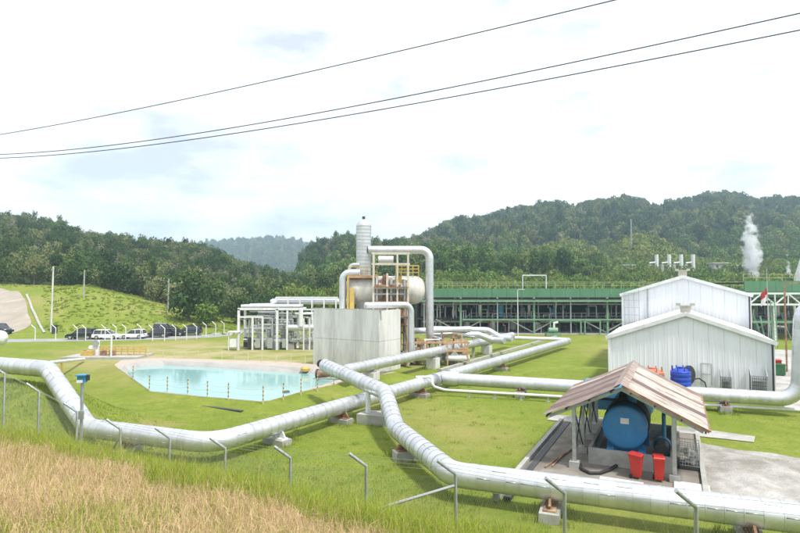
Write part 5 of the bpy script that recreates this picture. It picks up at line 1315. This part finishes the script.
# chain link: thin crossing wires, one panel per bay
for (a, za), (b, zb2) in zip(NP, NP[1:]):
    mb = MB(); H0, H1 = za - a.z - .1, zb2 - b.z - .1; k = 44
    def P(u, v): return Vector((lerp(a.x, b.x, u), lerp(a.y, b.y, u), lerp(a.z + v * H0, b.z + v * H1, u)))
    st = 14
    for i in range(-st, k):
        for s in (0, 1):
            u0, u1 = i / k, (i + st) / k; v0, v1 = 0, 1
            if u0 < 0: v0 = -u0 / (u1 - u0); u0 = 0
            if u1 > 1: v1 = v0 + (1 - u0) / (st / k); u1 = 1; v1 = min(1, v1)
            A_, B_ = P(u0, v0 if s == 0 else 1 - v0), P(u1, v1 if s == 0 else 1 - v1)
            mb.beam(A_, B_, .0017)
    mb.build('chain_link_panel', M_GALV, nf, world=True)
for q in range(3):
    mb = MB()
    for (a, za), (b, zb2) in zip(NP, NP[1:]):
        f_ = (q + .6) / 3; o1 = Vector((-.42 * f_, -.1 * f_, .34 * f_)); mb.beam(Vector((a.x, a.y, za)) + o1, Vector((b.x, b.y, zb2)) + o1, .006)
    mb.build('barbed_strand', M_GALV, nf, world=True)
# sensor box on its own post
p, zt2 = NP[4]; Ds = 20.0; a = AT(82.5, 377, Ds); g = tz(a.x, Ds)
a.z -= .12
sb = thing('gas_sensor', 'blue sensor box with a small hood on a grey post by the slope fence', 'sensor', (a.x, Ds, g))
MB().tube([(0, 0, -.3), (0, 0, a.z - g)], .055, 10).build('post', M_GALV, sb, True)
MB().box((.0, 0, a.z - g + .06), (.28, .22, .26), .15).build('housing', M_CYAN, sb); MB().box((0, -.04, a.z - g + .20), (.33, .3, .04), .15).build('hood', M_CYAN, sb); MB().box((.20, 0, a.z - g + .1), (.1, .1, .2), .15).build('cable_gland', M_DARK, sb)
MB().box((-.03, -.125, a.z - g - .02), (.2, .03, .1), .15).build('display', M_WHITEP, sb)
MB().box((0, -.06, a.z - g - 1.25), (.2, .1, .3)).build('junction_box', M_GALV, sb)
# ---- utility poles on the rise
for (px, y0, y1, lb) in ((52.5, 330, 266.5, 'tall pale utility pole at the end of the concrete drain'), (84, 309, 270, 'grey utility pole with crossarm on the grassy rise'), (168.5, 308, 279, 'thin grey pole at the wood edge behind the dark cars')):
    D = {52.5: 97, 84: 118, 168.5: 116}[px]; x, _ = gp(px, D); g = tz(x, D); zt2 = AT(px, y1, D).z
    t = thing('utility_pole', lb, 'pole', (x, D, g)); MB().tube([(0, 0, -.5), (.1, 0, zt2 - g)], [.17, .12], 10).build('shaft', M_CONCW if px < 60 else M_CONC, t, True)
    if px == 84: MB().beam((-1.0, 0, zt2 - g - .5), (1.0, 0, zt2 - g - .4), .12).build('crossarm', M_DARK, t)
    else: MB().box((.05, -.1, zt2 - g - .6), (.25, .2, .4)).build('bracket', M_GALV, t)
p = Vector((*gp(56, 96), 0)); tag(MB().box((p.x, p.y, tz(p.x, p.y) + .7), (.7, .6, 1.5)).box((p.x, p.y, tz(p.x, p.y) + 1.5), (.85, .75, .12)).build('meter_cabinet', M_DARK), 'small dark cabinet beside the tall pale utility pole', 'cabinet')
# ---- overhead cables
A = (AT(-45, 200, 60), AT(845, 200, 16))
def zpx(py, D): return CH + (HOR - py) / F * D
cab = [('uppermost overhead cable, leaving the picture at the top', 140, 47, -66), ('middle overhead cable crossing the sky to the upper right corner', 153.5, 95, -1), ('lowest overhead cable crossing the sky', 157.5, 104, 20)]
for k, (lb, ya, ym, yb) in enumerate(cab):
    off = Vector((0, (k - 1) * .5, 0))
    Am, Bm = A[0] + off, A[1] + off; tm = -Am.x / (Bm.x - Am.x); Dm = lerp(Am.y, Bm.y, tm)
    za, zm, zb = zpx(ya, Am.y), zpx(ym, Dm), zpx(yb, Bm.y)
    co = np.polyfit([0, tm, 1], [za, zm, zb], 2); path = []
    for i in range(-4, 45):
        u = i / 40; path.append(Vector((lerp(Am.x, Bm.x, u), lerp(Am.y, Bm.y, u), float(np.polyval(co, u)))))
    tag(MB().tube(path, [.034 * (.55 + .45 * (1 - i / 48) * 1.6) for i in range(49)], 6).build('overhead_cable', M_DARK, None, True), lb, 'cable')
# ---- stacks, mast, small far roofs, steam
for k, px in enumerate((657, 669.5, 681.5, 693.5)):
    D = 222; x = (px - 400) / F * D; g = AT(px, 264.5, D).z; zt2 = AT(px, 254.5, D).z; bz = tz(x, D)
    t = thing('exhaust_stack', 'white exhaust stack, %s of four in a row beyond the sheds' % ('first', 'second', 'third', 'fourth')[k], 'stack', (x, D, bz), 0, 'white stacks beyond the sheds')
    MB().tube([(0, 0, 0), (0, 0, zt2 - bz)], .72, 14).build('stack_shell', M_WHITEP, t, True); MB().tube([(0, 0, g - bz + .9), (-3.0, 0, g - bz + .6)], .35, 12).build('duct', M_WHITEP, t, True); MB().box((-2.8, .3, (g - bz) / 2), (1.0, 1.0, g - bz + .3)).build('plinth', M_CONC, t)
D = 300; x = (632 - 400) / F * D; zt2 = AT(632, 219, D).z; g = 5
t = thing('radio_mast', 'thin lattice radio mast on the slope of the knoll', 'mast', (x, D, g))
for s in range(3): MB().beam((math.cos(s * 2.09) * .8, math.sin(s * 2.09) * .8, 0), (math.cos(s * 2.09) * .25, math.sin(s * 2.09) * .25, zt2 - g), .09).build('mast_leg', M_GALV, t)
mb = MB()
for i in range(24):
    z = (zt2 - g) * i / 24; z1 = (zt2 - g) * (i + 1) / 24; r0 = .8 - .55 * i / 24
    for s in range(3): mb.beam((math.cos(s * 2.09) * r0, math.sin(s * 2.09) * r0, z), (math.cos((s + 1) * 2.09) * r0, math.sin((s + 1) * 2.09) * r0, z1), .08)
mb.build('lattice', M_GALV, t)
for px, py, D, wd, lb in ((627, 265.5, 232, 5.0, 'low white roof among the trees left of the four stacks'), (718, 263.5, 232, 6.0, 'long low white roof among the trees right of the stacks'), (739, 266, 230, 4.5, 'small pale house roof beside the big steam plume')):
    p = AT(px, py, D); bz = tz(p.x, D); t = thing('far_house', lb, 'house', (p.x, D, bz)); h = p.z - bz
    MB().box((0, 0, h / 2), (wd, 4, h)).build('wall', M_CONC, t); MB().prism([(-wd / 2 - .3, -2.4), (wd / 2 + .3, -2.4), (wd / 2 + .3, 2.4), (-wd / 2 - .3, 2.4)], h, h + .25).build('roof', M_WHITEP, t)
    for x in (-wd / 4, wd / 4): MB().box((x, -2.02, h - 1.3), (.9, .05, 1.0)).build('window', M_DARK, t)
p = AT(797, 270, 96); bz = 0
t = thing('white_silo', 'white cone-topped silo at the right picture edge beyond the truss', 'silo', (AT(803, 270, 120).x, 120, tz(89, 120)))
MB().lathe([(1.7, 0), (1.7, 11), (1.2, 12.5), (.35, 15.5), (.001, 15.7)], 24).build('shell', M_WHITEP, t, True); MB().tube([(0, 0, 15.4), (0, 0, 16.6)], .16, 8).build('nozzle', M_GALV, t, True)

def steam_mat(name, dens):
    m = bpy.data.materials.new(name); m.use_nodes = True; nt = m.node_tree; nt.nodes.remove(nt.nodes['Principled BSDF']); L = nt.links.new
    v = nt.nodes.new('ShaderNodeVolumePrincipled'); v.inputs['Color'].default_value = (.97, .98, 1, 1); v.inputs['Anisotropy'].default_value = .1
    g = nt.nodes.new('ShaderNodeNewGeometry'); z = _n(nt, 'ShaderNodeTexNoise', Scale=.36, Detail=5, Roughness=.62); L(g.outputs['Position'], z.inputs['Vector'])
    tc_ = nt.nodes.new('ShaderNodeTexCoord'); mp = _n(nt, 'ShaderNodeMapping', Location=(-1, -1, 0), Scale=(2, 2, 0)); L(tc_.outputs['Generated'], mp.inputs[0])
    ln = nt.nodes.new('ShaderNodeVectorMath'); ln.operation = 'LENGTH'; L(mp.outputs[0], ln.inputs[0])
    sz = nt.nodes.new('ShaderNodeSeparateXYZ'); L(tc_.outputs['Generated'], sz.inputs[0])
    zz = _n(nt, 'ShaderNodeMapRange'); zz.inputs[1].default_value = 0; zz.inputs[2].default_value = 1; zz.inputs[3].default_value = .42; zz.inputs[4].default_value = .95; L(sz.outputs['Z'], zz.inputs[0])
    dv = nt.nodes.new('ShaderNodeMath'); dv.operation = 'DIVIDE'; L(ln.outputs['Value'], dv.inputs[0]); L(zz.outputs[0], dv.inputs[1])
    fo_ = _n(nt, 'ShaderNodeMapRange'); fo_.inputs[1].default_value = 0; fo_.inputs[2].default_value = 1; fo_.inputs[3].default_value = .33; fo_.inputs[4].default_value = -.22; L(dv.outputs[0], fo_.inputs[0])
    tp = _n(nt, 'ShaderNodeMapRange'); tp.inputs[1].default_value = .35; tp.inputs[2].default_value = 1; tp.inputs[3].default_value = .0; tp.inputs[4].default_value = -.32; L(sz.outputs['Z'], tp.inputs[0])
    ad = nt.nodes.new('ShaderNodeMath'); ad.operation = 'ADD'; L(fo_.outputs[0], ad.inputs[0]); L(tp.outputs[0], ad.inputs[1])
    a2 = nt.nodes.new('ShaderNodeMath'); a2.operation = 'ADD'; L(ad.outputs[0], a2.inputs[0]); L(z.outputs['Fac'], a2.inputs[1])
    r = _n(nt, 'ShaderNodeMapRange'); r.inputs[1].default_value = .52; r.inputs[2].default_value = .9; r.inputs[4].default_value = dens; L(a2.outputs[0], r.inputs[0]); L(r.outputs[0], v.inputs['Density'])
    L(v.outputs[0], nt.nodes['Material Output'].inputs['Volume']); return m
M_STEAM = steam_mat('steam', 1.8)
for px, y0, y1, D, r1, lb in ((752, 279, 206, 200, 9.0, 'tall white steam plume rising in front of the right hill'), (725, 284, 264, 190, 2.4, 'small steam puff left of the tall plume'), (789, 286, 254, 190, 3.2, 'steam puff near the right picture edge')):
    a = AT(px, y0, D); b = AT(px, y1, D); h = b.z - a.z
    o = MB().lathe([(.001, 0), (r1 * .55, .02 * h), (r1 * .75, .3 * h), (r1, .75 * h), (r1 * .8, .98 * h), (.001, h)], 20).build('steam', M_STEAM, None, 'all'); o.location = a; kind(o, 'stuff', lb)
# ================================================================= GRASS AND HAZE
def blade_mat(name):
    m = bpy.data.materials.new(name); m.use_nodes = True; nt = m.node_tree; L = nt.links.new
    b = nt.nodes['Principled BSDF']; b.inputs['Roughness'].default_value = .7; b.inputs['Specular IOR Level'].default_value = .25
    at_ = nt.nodes.new('ShaderNodeAttribute'); at_.attribute_name = 'tint'; L(at_.outputs['Color'], b.inputs['Base Color'])
    tr = nt.nodes.new('ShaderNodeBsdfTranslucent'); L(at_.outputs['Color'], tr.inputs['Color'])
    ms = nt.nodes.new('ShaderNodeMixShader'); ms.inputs[0].default_value = .3; L(b.outputs[0], ms.inputs[1]); L(tr.outputs[0], ms.inputs[2]); L(ms.outputs[0], nt.nodes['Material Output'].inputs['Surface'])
    return m
M_BLADE = blade_mat('grass_blade')
def tz_np(x, y): return np.array([tz(a, b) for a, b in zip(x, y)])
def blades(name, label, x, y, h, wd, lean, col, seed, curl=.6):
    """x,y,h,wd,lean: arrays, one per blade; 3-segment tapering blades as one mesh"""
    rg = np.random.default_rng(seed); n = len(x); z = tz_np(x, y) - .02
    a = rg.uniform(0, 2 * np.pi, n); dx, dy = np.cos(a), np.sin(a); b = rg.uniform(0, 2 * np.pi, n); wx, wy = np.cos(b) * wd / 2, np.sin(b) * wd / 2
    V = np.zeros((n, 5, 3)); 
    def pos(t): 
        l = lean * (t ** (1 + curl)); hor = h * np.sin(l) * t; ver = h * np.cos(l) * t
        return x + dx * hor, y + dy * hor, z + ver
    for k, (t, f) in enumerate(((0, 1), (.55, .75))):
        px_, py_, pz_ = pos(np.full(n, t))
        V[:, 2 * k] = np.stack([px_ - wx * f, py_ - wy * f, pz_], 1); V[:, 2 * k + 1] = np.stack([px_ + wx * f, py_ + wy * f, pz_], 1)
    V[:, 4] = np.stack(pos(np.ones(n)), 1)
    me = bpy.data.meshes.new(name); me.vertices.add(n * 5); me.vertices.foreach_set('co', V.ravel())
    base = (np.arange(n) * 5)[:, None]
    q = (base + np.array([0, 1, 3, 2])); t3 = (base + np.array([2, 3, 4]))
    loops = np.concatenate([q, t3], 1).ravel(); me.loops.add(len(loops)); me.loops.foreach_set('vertex_index', loops)
    me.polygons.add(n * 2); st = (np.arange(n)[:, None] * 7 + np.array([0, 4])).ravel(); me.polygons.foreach_set('loop_start', st)
    me.update(calc_edges=True); me.validate()
    at_ = me.color_attributes.new('tint', 'FLOAT_COLOR', 'POINT')
    C = np.ones((n, 5, 4)); C[:, :, :3] = col[:, None, :]; at_.data.foreach_set('color', C.ravel())
    me.materials.append(M_BLADE)
    return kind(link(name, me), 'stuff', label)
rg = np.random.default_rng(4)
# terrace and slope in the foreground
def sample(n, x0, x1, y0, y1): return rg.uniform(x0, x1, n), rg.uniform(y0, y1, n)
x, y = sample(640000, -24, 9, 4.0, 24)
s = ((y - 7.4) + .5 * x) / 1.118
keep = (s > -5.2) & (s < 9.5) & (np.abs(x / y) < 1.0) & (y > 4.2)
keep &= (rg.uniform(0, 1, len(x)) < np.where(s < 1.2, 1.0, .5)) 
x, y, s = x[keep], y[keep], s[keep]
nzv = np.array([noise.noise((a * .45, b * .45, 1)) + .5 * noise.noise((a * 1.3, b * 1.3, 4)) for a, b in zip(x, y)])
edge = -0.15 - .035 * (x + 8.5) + 1.1 * nzv
u = rg.uniform(0, 1, len(x))
straw = (s < edge) & (u < np.clip(.96 - .5 * np.clip(nzv - .15, 0, 1), .3, 1)) | (s >= edge) & (u < .20)
n = len(x)
tall = np.clip((s + 1.0) / 2.5, 0, 1)
h = np.where(straw, rg.uniform(.14, .42, n), rg.uniform(.18, .42, n) + .18 * tall * rg.uniform(.2, 1, n))
lean = np.where(straw & (s < edge), np.abs(rg.normal(1.05, .45, n)), np.abs(rg.normal(.45, .3, n)))
wd = rg.uniform(.004, .011, n) * np.where(straw, .8, 1.1) * np.where(s > 2.5, 1.4, 1)
g1, g2_ = np.array([.205, .300, .026]), np.array([.400, .440, .066]); s1, s2 = np.array([.50, .335, .175]), np.array([.72, .545, .34])
k1 = rg.uniform(0, 1, (n, 1))
col = np.where(straw[:, None], s1 + (s2 - s1) * k1, g1 + (g2_ - g1) * k1) * rg.uniform(.8, 1.2, (n, 1))
blades('grass', 'long dry and green grass on the foreground bank', x, y, h, wd, lean, col, 8)
# sparse tall stalks along the crest
x, y = sample(9000, -24, 9, 4.5, 24); s = ((y - 7.4) + .5 * x) / 1.118; kp = (s > -1.2) & (s < 4); x, y = x[kp], y[kp]; n = len(x); kk = rg.uniform(0, 1, (n, 1))
blades('grass', 'tall thin seed stalks along the crest of the bank', x, y, rg.uniform(.5, .95, n), rg.uniform(.005, .01, n), np.abs(rg.normal(.3, .2, n)), np.array([.24, .27, .05]) + kk * np.array([.2, .1, .08]), 9)
# lawn: short blades where they can still be seen
n0 = 240000
D = 15 + 40 * rg.uniform(0, 1, n0) ** 1.35; px = rg.uniform(-60, 860, n0); x = (px - 400) / F * D; y = D
s = ((y - 7.4) + .5 * x) / 1.118
lx = (x - SO[0]) * math.cos(TH) + (y - SO[1]) * math.sin(TH); ly = -(x - SO[0]) * math.sin(TH) + (y - SO[1]) * math.cos(TH)
bad = (lx > -2.3) & (lx < 22) & (ly > -7) & (ly < 9.2) | (lx > -4) & (lx < 8.7) & (ly > 9) & (ly < 11.6)
sx = (x - S1.x) * math.cos(TH) + (y - S1.y) * math.sin(TH); sy = -(x - S1.x) * math.sin(TH) + (y - S1.y) * math.cos(TH); bad |= (sx > -.3) & (sx < 30) & (sy > -1.2)
pr = [(p.x, p.y) for p in [offs(q, 1.0) for q in ring]]
inside = np.zeros(n0, bool)
for (ax, ay), (bx_, by_) in zip(pr, pr[1:] + pr[:1]):
    c = ((ay > y) != (by_ > y)) & (x < (bx_ - ax) * (y - ay) / (by_ - ay + 1e-9) + ax); inside ^= c
kp = (s > 7.5) & ~bad & ~inside; x, y = x[kp], y[kp]; n = len(x)
nz2 = np.array([noise.noise((a * .25, b * .25, 6)) + .6 * noise.noise((a * .9, b * .9, 2)) for a, b in zip(x, y)])[:, None]
col = np.array([.164, .220, .027]) + np.clip(nz2, -.6, 1) * np.array([.09, .055, .02]); dry = (rg.uniform(0, 1, (n, 1)) < .10 + .15 * np.clip(nz2, 0, 1)); col = np.where(dry, np.array([.33, .27, .10]), col * 1.3) * rg.uniform(.8, 1.2, (n, 1))
near_s = np.clip(1.6 - (((y - 7.4) + .5 * x) / 1.118 - 8) / 6, .0, 1.6)
blades('grass', 'short lawn grass between the pipes', x, y, rg.uniform(.02, .07, n) * (1 + 2.2 * near_s), rg.uniform(.012, .03, n) * (y / 25), np.abs(rg.normal(.6, .35, n)), col, 10)

# rough tufts: round the pipe supports, along the kerbs and scattered over the lawn
cx, cy, ch = [], [], []
for o in bpy.data.objects:
    if o.parent is None and o.name.split('.')[0] in ('pipe_support', 'pipe_stand', 'pipe_pier'):
        for k in range(16):
            a = rg.uniform(0, 6.28); r_ = rg.uniform(.55, 1.25); cx.append(o.location.x + math.cos(a) * r_); cy.append(o.location.y + math.sin(a) * r_); ch.append(rg.uniform(.12, .38))
for k in range(620):
    D = 15 + 38 * rg.uniform() ** 1.3; X_ = (rg.uniform(-40, 640) - 400) / F * D
    if s_of(X_, D) < 8: continue
    l_ = (X_ - SO[0]) * math.cos(TH) + (D - SO[1]) * math.sin(TH); m_ = -(X_ - SO[0]) * math.sin(TH) + (D - SO[1]) * math.cos(TH)
    if l_ > -2.3 and -7 < m_ < 12: continue
    if math.hypot(X_ - cen.x, D - cen.y) < 13: continue
    cx.append(X_); cy.append(D); ch.append(rg.uniform(.06, .2))
cx, cy, ch = map(np.array, (cx, cy, ch)); m_ = 34
x = np.repeat(cx, m_) + rg.normal(0, .13, len(cx) * m_); y = np.repeat(cy, m_) + rg.normal(0, .13, len(cx) * m_); n = len(x); kk = np.repeat(rg.uniform(0, 1, (len(cx), 1)), m_, 0)
blades('grass', 'rough grass tufts round the pipe supports and over the lawn', x, y, np.repeat(ch, m_) * rg.uniform(.5, 1.3, n), rg.uniform(.01, .022, n), np.abs(rg.normal(.5, .3, n)), (np.array([.15, .26, .022]) + kk * np.array([.17, .09, .05])) * rg.uniform(.8, 1.2, (n, 1)), 11)
# haze: the humid air between the plant and the hills
hz = MB().box((0, 1300, 135), (6200, 3800, 300)).build('haze', None); hz.data.materials.clear()
m = bpy.data.materials.new('haze'); m.use_nodes = True; nt = m.node_tree; nt.nodes.remove(nt.nodes['Principled BSDF'])
v = nt.nodes.new('ShaderNodeVolumePrincipled'); v.inputs['Color'].default_value = (.62, .79, 1, 1); v.inputs['Density'].default_value = .00038; v.inputs['Anisotropy'].default_value = .2
nt.links.new(v.outputs[0], nt.nodes['Material Output'].inputs['Volume']); hz.data.materials.append(m); kind(hz, 'stuff', 'humid haze over the valley')
